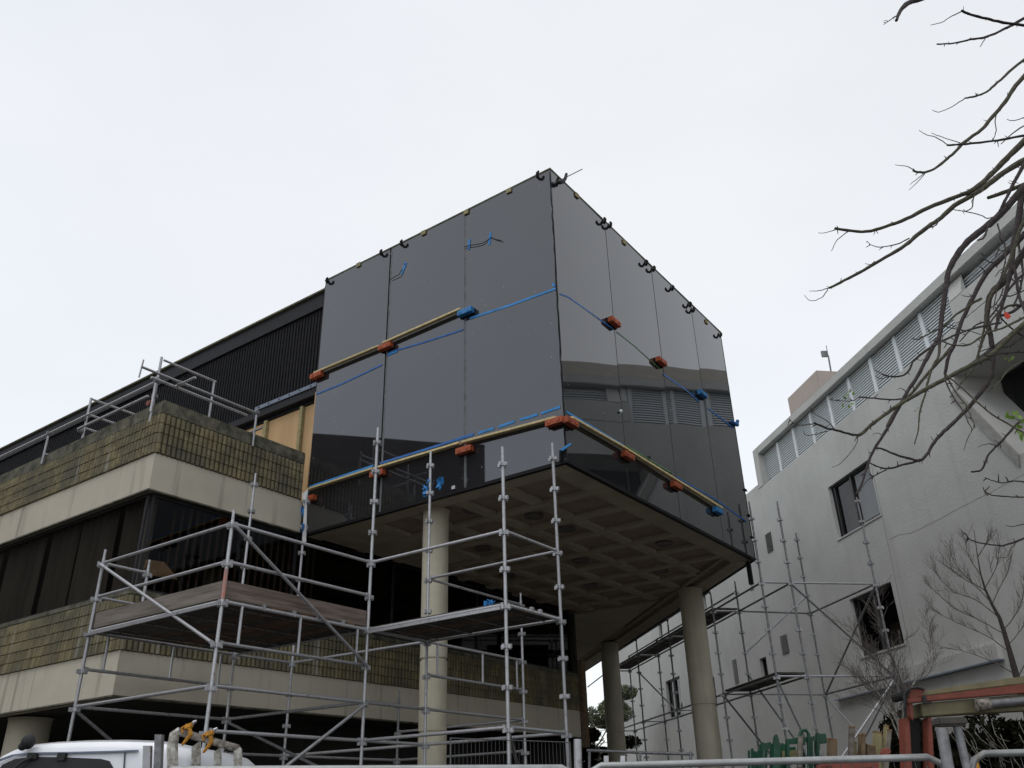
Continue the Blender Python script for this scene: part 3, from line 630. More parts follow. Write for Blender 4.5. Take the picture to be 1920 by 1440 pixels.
# ================================================================== dark building behind the viewer, seen in the left face
far = thing('dark_building', 'dark building across the street seen only as reflection low in the left glass face', 'building', (-33, -12, 0))
fb = MB(); fb.prism([(-27.5,-13.9,0), (-36,-4,0), (-52,-14,0), (-40,-28,0)], (0,0,20.4)); fb.build('wall', M['far_build'], far)
MB().prism([(-36.05,-4,0), (-46,-2.5,0), (-80,1,0), (-84,-20,0), (-52.1,-14,0)], (0,0,17.0)).build('wall', M['far_build'], far)  # unseen wing, added to darken the reflections in the balcony storey windows
fw_ = MB(); e0, e1 = Vector((-27.5,-13.9,0)), Vector((-36,-4,0)); tt = (e1-e0).normalized(); nn = Vector((tt.y,-tt.x,0)); nn = nn if nn.dot(Vector((1,1,0))) > 0 else -nn
for fl in range(4):
    for k in range(5):
        c = e0+tt*(1.8+k*2.3)+nn*.02+Vector((0,0,3.0+fl*3.9)); MB().obox(c, tt*.8, nn*.03, Vector((0,0,.9))).build('window', M['fascia_dark'], far)

# ================================================================== scaffolding
TR = .0242
ro_m = MB()
ro_m.tube([(0,0,-.018),(0,0,.022)], .037, 8)
for a in range(4):
    an = a*math.pi/2+math.pi/4*0; cx, cy = math.cos(an)*.055, math.sin(an)*.055
    ro_m.obox(Vector((cx,cy,0)), Vector((math.cos(an),math.sin(an),0))*.022, Vector((-math.sin(an),math.cos(an),0))*.017, Vector((0,0,.027)))
ROS = rawmesh(ro_m, 'rosette', M['galv'])
def standard(par, x, y, z0, z1, lev0=.4, m='galv', rot=0):
    so_ = MB().tube([V(x,y,z0), V(x,y,z1-.14)], TR, 10).tube([V(x,y,z1-.14), V(x,y,z1)], TR*.8, 8).build('standard', M[m], par, smooth=True)
    k = math.ceil((z0-lev0)/.5)
    while lev0+k*.5 < z1-.05:
        inst(ROS, 'rosette', so_, V(x, y, lev0+k*.5), rot); k += 1
    return so_
def ledger(par, p, q, z, m='galv', name='ledger', r=TR*.95, zoff=.035):
    a = V(p[0], p[1], z+zoff); b = V(q[0], q[1], z+zoff); d = (b-a).normalized(); mb = MB().tube([a+d*.055, b-d*.055], r, 10)
    for c in (a+d*.055, b-d*.055): mb.obox(c-Vector((0,0,.012)), d*.022, Vector((-d.y,d.x,0))*.012, Vector((0,0,.045)))
    return mb.build(name, M[m], par, smooth=True)
def brace(par, p, zp, q, zq, m='galv', off=.06, nrm=None):
    a = V(p[0], p[1], zp); b = V(q[0], q[1], zq); 
    if nrm is not None: a = a+nrm*off; b = b+nrm*off
    d = (b-a).normalized(); a2 = a+d*.05; b2 = b-d*.05
    mb = MB().tube([a2, b2], TR*.92, 10); mb.obox(a2-d*.03, d*.05, Vector((-d.y,d.x,0)).normalized()*.012, Vector((0,0,.025))); mb.obox(b2+d*.03, d*.05, Vector((-d.y,d.x,0)).normalized()*.012, Vector((0,0,.025)))
    return mb.build('diagonal_brace', M[m], par, smooth=True)
def truss_post(par, x, y, z0, z1, m='galv'): return MB().tube([V(x,y,z0+.05), V(x,y,z1+.02)], TR*.8, 8).build('truss_post', M[m], par, smooth=True)
def deck(par, p0, du, Lu, dv, nv, wv, z, rust):    # planks laid along du, side by side along dv
    rr = random.Random(int(Lu*100))
    for i in range(nv):
        a = p0+dv*(i*wv+.006); mm = M['plank_rust'] if i in rust else M['plank_dark']
        mb = MB(); c = a+du*(Lu/2)+dv*(wv/2-.006)+Vector((0,0,.045+rr.uniform(0,.004))); mb.obox(c, du*Lu/2, dv*(wv/2-.008), Vector((0,0,.02)))
        po = mb.build('plank', mm, par, bevel=.004)
        for s_ in (.09, .36, .64, .91):    # stiffening battens beneath each plank
            cc = a+du*(Lu*s_)+dv*(wv/2-.006)+Vector((0,0,.018)); MB().obox(cc, du*.018, dv*(wv/2-.02), Vector((0,0,.006))).build('cleat', M['galv_dull'], po)
sc = thing('scaffold_tower', 'galvanised steel scaffold tower with two timber decks in front of the black box', 'scaffold', (-9.2, 9, 0))
P1, P2, P3, P4, P5, P6, P7, P8, P9, P10 = (-12.15,6.5),(-9.17,6.52),(-9.18,9.07),(-6.67,9.08),(-6.68,10.42),(-9.19,10.39),(-12.25,10.3),(-12.25,9.07),(-12.18,7.25),(-9.2,13.0)
G0 = -1.55
for P, zt in ((P1,3.64),(P2,3.62),(P3,5.67),(P4,4.67),(P5,5.17),(P6,5.67),(P7,5.65),(P8,5.62),(P10,3.65)): standard(sc, P[0], P[1], G0, zt, m='galv')
standard(sc, P9[0], P9[1], 2.66, 3.64)
standard(sc, -12.2, 13.0, G0, 2.2, m='galv_dull'); standard(sc, -6.7, 13.0, G0, .6, m='galv_dull')
for (a, b, zs) in ((P1,P2,(3.4,2.9,2.4,1.4)), (P2,P3,(3.4,2.9,2.4,1.9,1.4,.9)), (P3,P4,(3.4,2.4,.9)), (P4,P5,(3.4,2.4,.9)), (P6,P5,(3.4,2.4,.9)), (P1,P9,(3.4,2.9)), (P3,P6,(2.4,1.4,.9)), (P6,P10,(3.4,2.4,1.9,1.4)),
                   (P1,P8,(2.4,1.9,1.4)), (P8,P7,(2.4,.9)), (P8,P3,(2.4,1.4,.4)), (P7,P6,(2.4,.9)), (P7,(-12.2,13.0),(1.9,.9)), ((-12.2,13.0),P10,(1.4,.9))):
    for z in zs: ledger(sc, a, b, z)
for (a, b, fr) in ((P2,P3,(.12,.5,.92)), (P1,P8,(.12,.55,.9)), (P6,P10,(.1,.55,.93))):
    for f in fr: truss_post(sc, a[0]+(b[0]-a[0])*f, a[1]+(b[1]-a[1])*f, 1.9, 2.4)
FN = Vector((0,-1,0)); SN = Vector((1,0,0))
brace(sc, P1, 3.42, P2, 1.92, nrm=FN); brace(sc, P2, 3.40, P3, 1.90, nrm=SN); brace(sc, P3, 1.42, (P2[0],P2[1]+.1), -.1, nrm=SN); brace(sc, P1, 1.4, P8, -.1, m='galv_dull'); brace(sc, P4, .9, P10, .2, m='galv_dull'); brace(sc, P8, 1.4, P3, .35, m='galv_dull')
deck(sc, V(P1[0]+.02, P1[1]+.05, 2.42), Vector((1,0,0)), 2.94, Vector((0,1,0)), 10, .252, 2.4, (3, 5, 6, 8))
deck(sc, V(P3[0]+.02, P3[1]+.05, 2.42), Vector((1,0,0)), 2.46, Vector((0,1,0)), 5, .25, 2.4, (2,))
MB().beam(V(P1[0], P1[1]-.055, 2.39), V(P2[0], P1[1]-.055, 2.39), .03, .035).build('deck_rail', M['galv'], sc)
MB().beam(V(P3[0]+.05, P3[1]-.04, 2.39), V(P4[0]-.05, P3[1]-.04, 2.39), .03, .04).build('deck_rail', M['galv'], sc)
MB().beam(V(P1[0]-.05, P1[1]+.045, 2.60), V(P2[0]-.06, P2[1]+.045, 2.60), .035, .225).build('toe_board', M['timber'], sc, bevel=.006)
MB().beam(V(P2[0]-.045, P2[1]+.0, 2.60), V(P3[0]-.045, P3[1]+.05, 2.60), .035, .225).build('toe_board', M['timber_red'], sc, bevel=.006)
MB().box(V(P2[0]-.028, P2[1]-.028, 2.47), V(P2[0]+.026, P2[1]+.028, 2.83)).build('paint_mark', M['orange'], sc) if False else None
MB().tube([V(P2[0],P2[1],2.46), V(P2[0],P2[1],2.84)], TR*1.04, 10).build('red_paint_mark', mat('worn_red_paint', (.34,.11,.08), .7, var=.6, scale=30, dark=(.3,.28,.27)), sc)
for zx in ((P2[0]-.3,), ): pass
for f in (.25, .45, .62, .8):    # ledger couplers seen on the deck edge
    x_, y_ = P2[0], P2[1]+(P3[1]-P2[1])*f; MB().obox(V(x_, y_, 2.455), Vector((.02,0,0)), Vector((0,.022,0)), Vector((0,0,.04))).build('coupler', M['galv'], sc)
for f in (.45, .6): MB().obox(V(P4[0], P4[1]+(P5[1]-P4[1])*f, 2.46), Vector((.022,0,0)), Vector((0,.025,0)), Vector((0,0,.035))).build('coupler', M['galv'], sc)

# scaffold along the street building
def Q3(a, d): p = QP(a, d, 0); return (p.x, p.y)
s2c = thing('long_scaffold', 'grey scaffold in bays with narrow decks beneath and right of the black box', 'scaffold', (-8, 21, 0))
p0, p1, p2 = 8.5, 9.2, 11.24
aa = [17.8, 20.8, 24.3, 27.55, 30.9]
tops = {(17.8,p0):6.32,(17.8,p1):6.34,(17.8,p2):6.5,(20.8,p0):4.9,(20.8,p1):5.2,(20.8,p2):6.6,(24.3,p0):4.9,(24.3,p1):4.9,(27.55,p0):4.95,(27.55,p1):4.95,(30.9,p0):4.95,(30.9,p1):4.95}
for (a, d), zt in tops.items():
    if (a, d) == (20.8, p2): a = 21.0
    x_, y_ = Q3(a, d); standard(s2c, x_, y_, G0, zt, m='galv_dull', rot=math.pi/4)
def ql(a, d, b, e, z, m='galv_dull'): return ledger(s2c, Q3(a, d), Q3(b, e), z, m=m)
for z in (4.4, 2.4): 
    for d in (p0, p1):
        for i in range(4):
            if z == 4.4 or i < 4: ql(aa[i], d, aa[i+1], d, z)
    for a in aa: ql(a, p0, a, p1, z, 'galv')
ql(17.8,p1,17.8,p2,4.4,'galv'); ql(17.8,p1,17.8,p2,2.4,'galv'); ql(20.8,p1,21,p2,4.4); ql(20.8,p1,21,p2,2.4,'galv'); ql(17.8,p2,21,p2,4.4); ql(17.8,p2,21,p2,2.4)
for i in (1, 2, 3): ql(aa[i], p1, aa[i+1], p1, 4.9); ql(aa[i], p0, aa[i+1], p0, 4.9)
def qb(a, d, z, b, e, y, m='galv_dull'): brace(s2c, Q3(a, d), z, Q3(b, e), y, m=m)
qb(17.8,p1,4.4,17.8,p2,2.4); qb(17.8,p2,4.4,21,p2,2.4); qb(21,p2,4.9,20.8,p1,3.4,'galv'); qb(20.8,p1,2.9,17.8,p1,.4); qb(17.8,p2,2.4,21,p2,.4,'galv'); qb(21,p2,2.4,17.8,p2,-.1,'galv'); qb(17.8,p0,2.4,17.8,p1,.4); qb(27.55,p0,3.9,24.3,p0,2.4,'galv'); qb(30.9,p1,3.9,34,p0,2.0); qb(20.8,p0,2.4,17.8,p0,.4); qb(30.9,p0,4.5,34.5,p0,4.35); qb(17.8,p2,2.4,17.8,p1,.4,'galv')
ua = (QP(1,0,0)-QP(0,0,0)); ud = (QP(0,1,0)-QP(0,0,0))
for i in range(1, 4): deck(s2c, QP(aa[i]+.04, p0+.02, 4.46), ua, aa[i+1]-aa[i]-.08, ud, 3, .225, 4.4, ())
deck(s2c, QP(aa[0]+.04, p0+.02, 2.46), ua, aa[1]-aa[0]-.08, ud, 3, .225, 2.4, ())
# dark hangers between the box corner and the scaffold
MB().beam(V(-6.85, 18.7, ZB-.03), V(-6.85, 18.7, 4.45), .09, .09, up=Vector((0,1,0))).build('hanger', M['black'], office)
MB().beam(V(-9.9, 21.9, ZB-.03), V(-9.9, 21.9, 4.3), .09, .09, up=Vector((0,1,0))).build('hanger', M['black'], office)

# guard rail of tubes on the balcony
gr = thing('guard_rail', 'temporary tube guard rail clamped on top of the tiled balcony parapet', 'railing', (-13.2, 8, H+6.5))
def tp(*pts, m='galv', r=TR, name='rail_tube'): return MB().tube(pts, r, 10).build(name, M[m], gr, smooth=True)
yr = YB-.07
tp(V(-24,yr,7.17), V(-13.15,yr,7.17)); tp(V(-15.75,yr-.03,6.91), V(-13.4,yr-.03,6.91))
tp(V(-15.76,yr+.1,6.45), V(-15.76,yr+.1,7.64), name='post'); tp(V(-13.32,yr+.05,6.4), V(-13.32,yr+.05,7.72), name='post'); tp(V(-13.18,yr-.05,6.52), V(-13.18,yr-.05,7.22), name='post'); tp(V(-17.0,yr,6.5), V(-17.0,yr,7.2), name='post')
for x_, zz in ((-15.76, (7.62, 7.28, 6.98)), (-13.32, (7.68,))):
    for z in zz: tp(V(x_, yr+.1, z), V(x_, yr+(1.25 if z > 7.5 else .75), z), r=TR*.9)
tp(V(-13.32, yr+1.22, 7.68), V(-13.32, yr+1.22, 6.6), name='post'); tp(V(-17.0, yr, 6.72), V(-17.0, yr+.6, 6.72))
tp(V(-12.95, 6.93, 7.17), V(-12.95, 9.46, 7.17)); tp(V(-13.05, 7.2, 7.10), V(-13.05, 9.3, 7.10)); tp(V(-12.93, 9.43, 6.45), V(-12.93, 9.43, 7.24), name='post')
tp(V(-13.12, 7.72, 7.13), V(-12.5, 7.72, 7.13)); tp(V(-13.0, 6.95, 6.98), V(-12.92, 6.93, 7.30), r=.014); tp(V(-13.25, 9.43, 6.78), V(-12.7, 9.43, 6.78), r=TR*.9)
for c in (V(-12.95,7.72,7.15), V(-12.93,9.43,7.17), V(-13.18,yr-.04,7.15), V(-15.76,yr+.03,7.17), V(-15.76,yr+.03,6.91), V(-17,yr,7.17), V(-13.32,yr+.05,6.91)):
    MB().obox(c, Vector((.045,0,0)), Vector((0,.045,0)), Vector((0,0,.045))).build('coupler', M['galv_dull'], gr, bevel=.01)
q = ony(279, 756, yr-.06); MB().prism([q+Vector((-.05,0,.05)), q+Vector((.07,0,.04)), q+Vector((.08,0,-.02)), q+Vector((0,0,-.06)), q+Vector((-.07,0,-.01))], (0,-.02,0)).build('red_rag', M['crane_red'], gr)

# ================================================================== things fixed to the glossy faces
left_t = lambda px, py, off=.0: ony(px, py, YF-off)
right_t = lambda px, py, off=.0: onx(px, py, XF+off)
def tape(side, pts, wd, m, label, off=.008, grp='strips of tape across the glossy panels', cat='tape', name='tape_strip'):
    f = left_t if side == 'L' else right_t; nr = Vector((0,-1,0)) if side == 'L' else Vector((1,0,0))
    mb = MB(); P_ = [f(x, y, off) for x, y in pts]
    for a, b in zip(P_, P_[1:]):
        d = b-a; up = nr.cross(d).normalized()*wd/2; tk = nr*.003
        mb.hexa([a-up, b-up, b-up+tk, a-up+tk, a+up, b+up, b+up+tk, a+up+tk])
    return tag(mb.build(name, M[m], None), label, cat, grp)
tape('L', [(593,739),(640,720),(716,684)], .035, 'blue_tape_dark', 'blue tape strip on the leftmost panel just under the upper batten')
tape('L', [(727,665),(745,658)], .06, 'blue_tape', 'short light blue tape patch where the middle panel meets the left one')
tape('L', [(732,660),(800,640),(868,618)], .035, 'blue_tape_dark', 'dark blue tape strip across the middle panel of the left face')
tape('L', [(881,597),(960,571),(1042,541)], .045, 'blue_tape', 'bright blue tape strip ending at the corner below its small blue tag')
tape('L', [(580,913),(700,873)], .045, 'blue_tape', 'blue tape along the lowest batten left of the tall scaffold post')
tape('L', [(712,869),(800,842),(888,814)], .045, 'blue_tape_dark', 'blue tape just above the lower batten in the middle of the left face')
tape('L', [(897,812),(926,803)], .045, 'blue_tape', 'first short blue tape dash right of the lower middle seam')
tape('L', [(935,800),(965,790)], .045, 'blue_tape', 'second short blue tape dash, halfway to the corner above the lower batten')
tape('L', [(975,787),(1008,777)], .045, 'blue_tape', 'third short blue tape dash above the lower batten, nearer the corner')
tape('L', [(1015,775),(1050,763)], .045, 'blue_tape', 'last blue tape dash touching the corner above the orange corner blocks')
tape('L', [(1036,531),(1040,537)], .05, 'blue_tape', 'tiny blue tape tag on the left face beside the corner edge')
tape('L', [(757,493),(762,500)], .02, 'blue_tape', 'x', ) and None
o = bpy.context.scene.collection.objects[-1]; o['label'] = 'tiny blue fleck of tape high on the second panel of the left face'
tape('L', [(761,492),(753,514)], .06, 'blue_tape', 'vertical blue tape piece holding the loose wire on the second panel')
tape('L', [(880,449),(879,468)], .055, 'blue_tape', 'vertical blue tape beside the seam near the top of the third panel')
tape('L', [(920,436),(917,459)], .06, 'blue_tape', 'vertical blue tape piece over the wire right of the seam tape, third panel')
tape('R', [(1050,551),(1066,557),(1150,617)], .03, 'blue_tape_dark', 'blue tape line from the corner to the first orange block on the right face')
tape('R', [(1156,622),(1190,649),(1238,692)], .02, 'green_tape', 'green string line between the first and second orange blocks, right face')
tape('R', [(1244,702),(1285,730),(1311,753)], .04, 'blue_tape_dark', 'dark blue tape from second orange block to the single blue block')
tape('R', [(1328,766),(1352,784),(1374,802)], .04, 'blue_tape_dark', 'dark blue tape ending beneath the blue clamp on the far edge')
tape('R', [(1062,772),(1110,800),(1170,836)], .04, 'blue_tape', 'bright blue tape beside the top of the lower batten near the corner')
tape('R', [(1174,835),(1216,861),(1262,888)], .025, 'green_tape', 'green string above the lower batten between orange blocks on right face')
tape('R', [(1268,894),(1340,935),(1400,978)], .03, 'blue_tape_dark', 'blue tape running past the end of the lower batten to the far edge')
# wires taped on the left face
def wire(pts, label):
    return tag(MB().tube([left_t(x, y, .03+.015*math.sin(i)) for i, (x, y) in enumerate(pts)], .008, 6).build('loose_wire', M['black'], None), label, 'wire', 'loose wires taped to the left face')
wire([(732,524),(740,519),(748,515),(754,505)], 'short curved black wire by the first seam of the left face')
wire([(871,463),(880,460),(890,459),(905,456),(915,450),(920,445),(930,449),(940,451)], 'longer black wire curling past two tapes on the third panel')

def block(side, px, py, m, label, L=.17, hh=.055, tt=.055, grp='coloured blocks propping battens and tapes on the black faces', tiltz=0):
    nr = Vector((0,-1,0)) if side == 'L' else Vector((1,0,0)); du = Vector((1,0,0)) if side == 'L' else Vector((0,1,0))
    c = (left_t if side == 'L' else right_t)(px, py, .075)
    t = thing('spacer_block', label, 'block', c-Vector((0,0,hh)), grp)
    b = MB(); b.obox(c, du*L, nr*tt, Vector((0,0,hh))); b.build('block_body', M[m], t, bevel=.005)
    b = MB(); b.obox(c-nr*.062-Vector((0,0,.01)), du*(L*1.03), nr*.012, Vector((0,0,hh*1.05))); b.build('rubber_pad', M['black'], t)
    for s_ in (-.55, .55): MB().obox(c+nr*(tt+.004)+du*L*s_, du*.03, nr*.006, Vector((0,0,.02))).build('grip', M[m], t)
    return t
block('L', 594, 704, 'orange', 'orange block under the left end of the upper batten beside ribbed cladding')
block('L', 723, 650, 'orange', 'orange block under the upper batten at the first panel seam')
block('L', 873, 585, 'blue_block', 'bright blue block at the right end of the upper batten')
block('L', 585, 934, 'orange', 'small orange block at the bottom left edge of the black box', L=.09)
block('L', 708, 888, 'orange', 'orange block half hidden by the tall scaffold post under the lower batten')
block('L', 871, 844, 'orange', 'orange block below the lower batten at the second seam of left face')
block('L', 1041, 791, 'orange', 'orange corner block on the left face where the lower battens meet')
block('R', 1070, 792, 'orange', 'orange corner block on the right face where the lower battens meet')
block('R', 1152, 604, 'orange', 'single orange block high on the right face at its first seam')
block('R', 1240, 678, 'orange', 'single orange block on the second seam of the right face above the mirrored roof')
block('R', 1317, 739, 'blue_block', 'single blue block on the third seam among the mirrored louvres')
block('R', 1177, 855, 'orange', 'orange block below the lower right batten, nearest the corner')
block('R', 1268, 911, 'orange', 'orange block under the lower right batten, second from the corner')
block('R', 1346, 958, 'blue_block', 'blue block under the far end of the lower right batten')
def batten(side, p, q, label, off=.075):
    f = left_t if side == 'L' else right_t; a, b = f(*p, off), f(*q, off)
    z = (a.z+b.z)/2
    return tag(MB().beam(a, b, .09, .042).build('timber_batten', M['pine'], None, bevel=.004), label, 'batten', 'pale timber battens resting on the blocks')
batten('L', (590,700), (712,649), 'left piece of the upper pale batten from the ribbed wall to the seam')
batten('L', (719,644), (864,580), 'right piece of the upper pale batten ending at the blue block')
batten('L', (578,918), (700,879), 'pale batten at lower left, left of the tall scaffold post')
batten('L', (702,879), (862,831), 'pale batten of the lower row between tall post and second seam')
batten('L', (867,830), (1044,783), 'pale batten of the lower row reaching the orange corner blocks')
batten('R', (1070,783), (1175,843), 'pale batten on the right face starting at the corner')
batten('R', (1176,844), (1352,953), 'long pale batten on right face ending above the blue block')

# spring clamps and packers along the roof edge
CS = .72
def clamp(px, py, side, label, flip=1):
    f = left_t if side == 'L' else right_t; c = f(px, py, .03); du = Vector((1,0,0)) if side == 'L' else Vector((0,1,0)); nr = Vector((0,-1,0)) if side == 'L' else Vector((1,0,0))
    t = thing('spring_clamp', label, 'clamp', c-Vector((0,0,.1)), 'black spring clamps along the roof edge of the box')
    k = CS; pts = [c+(nr*.03+du*.02*flip+Vector((0,0,-.09)))*k, c+(nr*.07+Vector((0,0,-.075)))*k, c+(nr*.10+Vector((0,0,-.02))-du*.03*flip)*k, c+(nr*.08+Vector((0,0,.03))-du*.06*flip)*k]
    MB().tube(pts, [.022,.032,.030,.019], 8).build('handle', M['rubber'], t, smooth=True)
    pts = [c+(nr*.02+du*.03*flip+Vector((0,0,-.09)))*k, c+(du*.07*flip+Vector((0,0,-.03)))*k, c+(-nr*.04+du*.09*flip+Vector((0,0,.06)))*k, c+(-nr*.05+du*.08*flip+Vector((0,0,.11)))*k]
    MB().tube(pts, [.021,.028,.025,.019], 8).build('handle', M['rubber'], t, smooth=True)
    MB().sphere(c+(nr*.02+du*.03*flip+Vector((0,0,-.085)))*k, .03, n=8, m=6).build('jaw', M['rubber'], t, smooth=True)
clamp(616, 525, 'L', 'black spring clamp at the left end of the roof edge, by ribbed cladding', -1)
clamp(717, 473, 'L', 'black spring clamp left of the first seam on the left roof edge', -1)
clamp(755, 455, 'L', 'black spring clamp just right of the first seam on the left roof edge', -1)
clamp(1010, 327, 'L', 'black spring clamp just left of the roof peak', -1)
clamp(1130, 413, 'R', 'black spring clamp left of the first seam on the right roof edge')
clamp(1141, 421, 'R', 'black spring clamp right of the first seam on the right roof edge')
clamp(1209, 492, 'R', 'black spring clamp left of the second seam on the right roof edge')
clamp(1223, 503, 'R', 'black spring clamp right of the second seam on the right roof edge')
clamp(1258, 539, 'R', 'black spring clamp standing alone past the second seam, right roof edge')
clamp(1291, 570, 'R', 'upper one of the touching pair of clamps near the third seam')
clamp(1297, 580, 'R', 'lower one of the touching pair of clamps near the third seam')
clamp(1348, 627, 'R', 'last black spring clamp at the far end of the right roof edge')
def packer(px, py, side, label):
    f = left_t if side == 'L' else right_t; c = f(px, py, .02); du = Vector((1,0,0)) if side == 'L' else Vector((0,1,0)); nr = Vector((0,-1,0)) if side == 'L' else Vector((1,0,0))
    mb = MB(); mb.obox(c, du*.06, nr*.012, Vector((0,0,.045))); mb.obox(c+Vector((0,0,.052))-nr*.04, du*.06, nr*.055, Vector((0,0,.006)))
    tag(mb.build('timber_packer', M['stud'], None), label, 'packer', 'small yellowish timber packers hooked over the roof edge')
packer(672, 497, 'L', 'lowest yellowish packer on the left roof edge, between end clamp and first pair')
packer(794, 437, 'L', 'yellowish packer right of the first clamp pair on left roof edge')
packer(874, 398, 'L', 'yellowish packer above the second seam of the left face')
packer(954, 358, 'L', 'yellowish packer nearest the peak on the left roof edge')
packer(1082, 367, 'R', 'yellowish packer between the bar clamp and first seam, right roof edge')
packer(1171, 455, 'R', 'yellowish packer between first and second seams on right roof edge')
packer(1325, 604, 'R', 'yellowish packer before the last clamp on the right roof edge')
# bar clamp with a long rod by the peak
bc = right_t(1052, 336, .05); t = thing('bar_clamp', 'dark bar clamp with a long thin rod sticking up beside the roof peak', 'clamp', bc-Vector((0,0,.1)))
MB().tube([right_t(1036,345,.03), right_t(1092,317,.3)], .009, 6).build('rod', M['frame_dark'], t)
MB().tube([right_t(1043,340,.05), right_t(1050,342,.08), right_t(1056,341,.08)], [.03,.045,.03], 8).build('handle', M['rubber'], t, smooth=True)
MB().tube([right_t(1056,342,.08), right_t(1060,334,.1), right_t(1062,326,.1)], [.03,.035,.028], 8).build('trigger', M['rubber'], t, smooth=True)
c = right_t(1378, 793, .04); t = thing('edge_clamp', 'dark blue spring clamp on the far edge of the right face, halfway down', 'clamp', c-Vector((0,0,.1)))
MB().tube([c+Vector((0,-.2,-.02)), c+Vector((.02,-.05,-.05)), c+Vector((.02,.08,-.03)), c+Vector((.03,.12,.05))], [.03,.05,.05,.03], 8).build('handle', M['blue_tape_dark'], t, smooth=True)
MB().sphere(c+Vector((.03,.12,.08)), .045, n=8, m=6).build('tip', M['blue_block'], t, smooth=True)
for i, (py, lb) in enumerate(((919,'small black bracket on the far edge of the box just above the wall top'),(965,'small black bracket on the far edge of the box, middle of three'),(1005,'small black bracket on the far edge of the box, lowest of three'))):
    c = onx(1397+i*4, py, XF); c.y = 18.8; tag(MB().obox(c, Vector((.03,0,0)), Vector((0,.06,0)), Vector((0,0,.02))).tube([c+Vector((0,.06,0)), c+Vector((0,.14,.01))], .015, 6).build('edge_bracket', M['black'], None), lb, 'bracket', 'brackets on the far edge')
c = left_t(804, 914, .35)
t = thing('plastic_wrap', 'crumpled blue plastic tied round the scaffold post below the lower batten', 'wrap', V(P6[0],P6[1],5.0))
rr = random.Random(4)
def rag(par, c, sx, sz, m, n=9, name='fold'):
    mb = MB()
    for k in range(n):
        p = c+Vector((rr.uniform(-sx,sx), rr.uniform(-.03,.03), rr.uniform(-sz,sz))); a = Vector((rr.uniform(-.05,.05), rr.uniform(-.03,.03), rr.uniform(-.07,.07))); b = Vector((rr.uniform(-.04,.04), rr.uniform(-.04,.04), rr.uniform(-.06,.06)))
        mb.add([p-a, p+b, p+a, p-b+Vector((.01,0,0))], [(0,1,2,3)])
    o = mb.build(name, M[m], par); s_ = o.modifiers.new('t', 'SOLIDIFY'); s_.thickness = .004; return o
rag(t, V(P6[0]-.05, P6[1]-.03, 5.03), .05, .13, 'blue_tape', 12); rag(t, V(P6[0]+.12, P6[1]+.1, 5.10), .04, .09, 'blue_tape', 9)
t = thing('plastic_wrap', 'white and blue plastic sheet tied to the post at the left corner of the box', 'wrap', V(P7[0],P7[1],5.0))
p = V(P7[0], P7[1]-.03, 5.3)
mb = MB(); mb.prism([p+Vector((-.10,0,.28)), p+Vector((.05,0,.33)), p+Vector((.02,0,-.02)), p+Vector((-.03,0,.02))], (0,-.01,0)); mb.prism([p+Vector((.0,0,-.02)), p+Vector((.06,0,.05)), p+Vector((.13,0,-.72)), p+Vector((.03,0,-.70))], (0,-.012,0)); mb.build('sheet', M['paper'], t)
rag(t, p+Vector((-.05,0,-.1)), .06, .08, 'blue_tape', 8); rag(t, p+Vector((-.02,0,-.42)), .06, .06, 'blue_tape', 8)
t = thing('plastic_wrap', 'small crumpled blue plastic lying on the right deck edge', 'wrap', V(-7.1,9.5,2.5)); rag(t, V(-7.0, 9.15, 2.50), .06, .012, 'blue_tape', 7)
t = thing('plastic_wrap', 'light blue tape and black gasket hanging at the bottom corner of the box', 'wrap', V(XF,YF,5.0))
a = left_t(1050, 843, .03); MB().prism([a, a+Vector((.22,0,.06)), a+Vector((.22,0,.03)), a+Vector((.02,0,-.05))], (0,-.01,0)).build('tape_piece', M['blue_tape'], t); MB().beam(left_t(1052,845,.03), left_t(1052,866,.03), .03, .07, up=Vector((0,1,0))).build('gasket', M['black'], t)
tag(MB().obox(left_t(850, 914, .02), Vector((.035,0,0)), Vector((0,.006,0)), Vector((0,0,.03))).build('label_sticker', M['paper'], None), 'small white sticker on the black face below the lower batten', 'sticker')

# ================================================================== street level
# white truck cab (only its roof shows)
DT = 6.6
def TP(px, py, dv=0): return at(px, py, DT+dv) if dv == 0 else at(px, py, DT)+FH*dv
truck = thing('flatbed_truck', 'white flatbed truck with its cab roof showing at the bottom left', 'truck', UV(-2.9, DT+.9, -H))
prof = [(-60,1475),(-30,1432),(0,1411),(22,1400),(50,1392),(90,1388),(150,1385),(220,1384),(285,1386),(320,1391),(345,1400),(358,1412),(362,1440)]
top = [at(x, y, DT) for x, y in prof]
zb = H-1.0
pl = [Vector((top[0].x, top[0].y, zb))+RH*-.15] + top + [Vector((top[-1].x, top[-1].y, zb))]
mb = MB(); wth = 1.75; sec = [(0, -.09, .10), (.05, -.02, .03), (.16, .0, 0), (wth-.16, 0, 0), (wth-.05, -.02, .03), (wth, -.09, .10)]
vs = []; n = len(pl)
for v_, dz, ins in sec:
    for i, p in enumerate(pl):
        q = p+FH*v_
        if 1 <= i < n-1: q = q+Vector((0,0,dz))
        vs.append(q)
fs = [tuple(range(n))[::-1], tuple(range((len(sec)-1)*n, len(sec)*n))]
for s_ in range(len(sec)-1):
    for i in range(n): fs.append((s_*n+i, s_*n+(i+1)%n, (s_+1)*n+(i+1)%n, (s_+1)*n+i))
mb.add(vs, fs); mb.build('cab', M['truck_white'], truck, smooth=True)
def flatpoly(pts, m, name, out_=.012, th=.01, par=truck, smooth=False):
    P_ = [at(x, y, DT)-FH*out_ for x, y in pts]; return MB().prism(P_, FH*th).build(name, M[m], par)
flatpoly([(-6,1450),(6,1434),(30,1423),(62,1419),(120,1420),(190,1423),(206,1427),(213,1440),(216,1475),(-10,1475)], 'frame_dark', 'side_window')
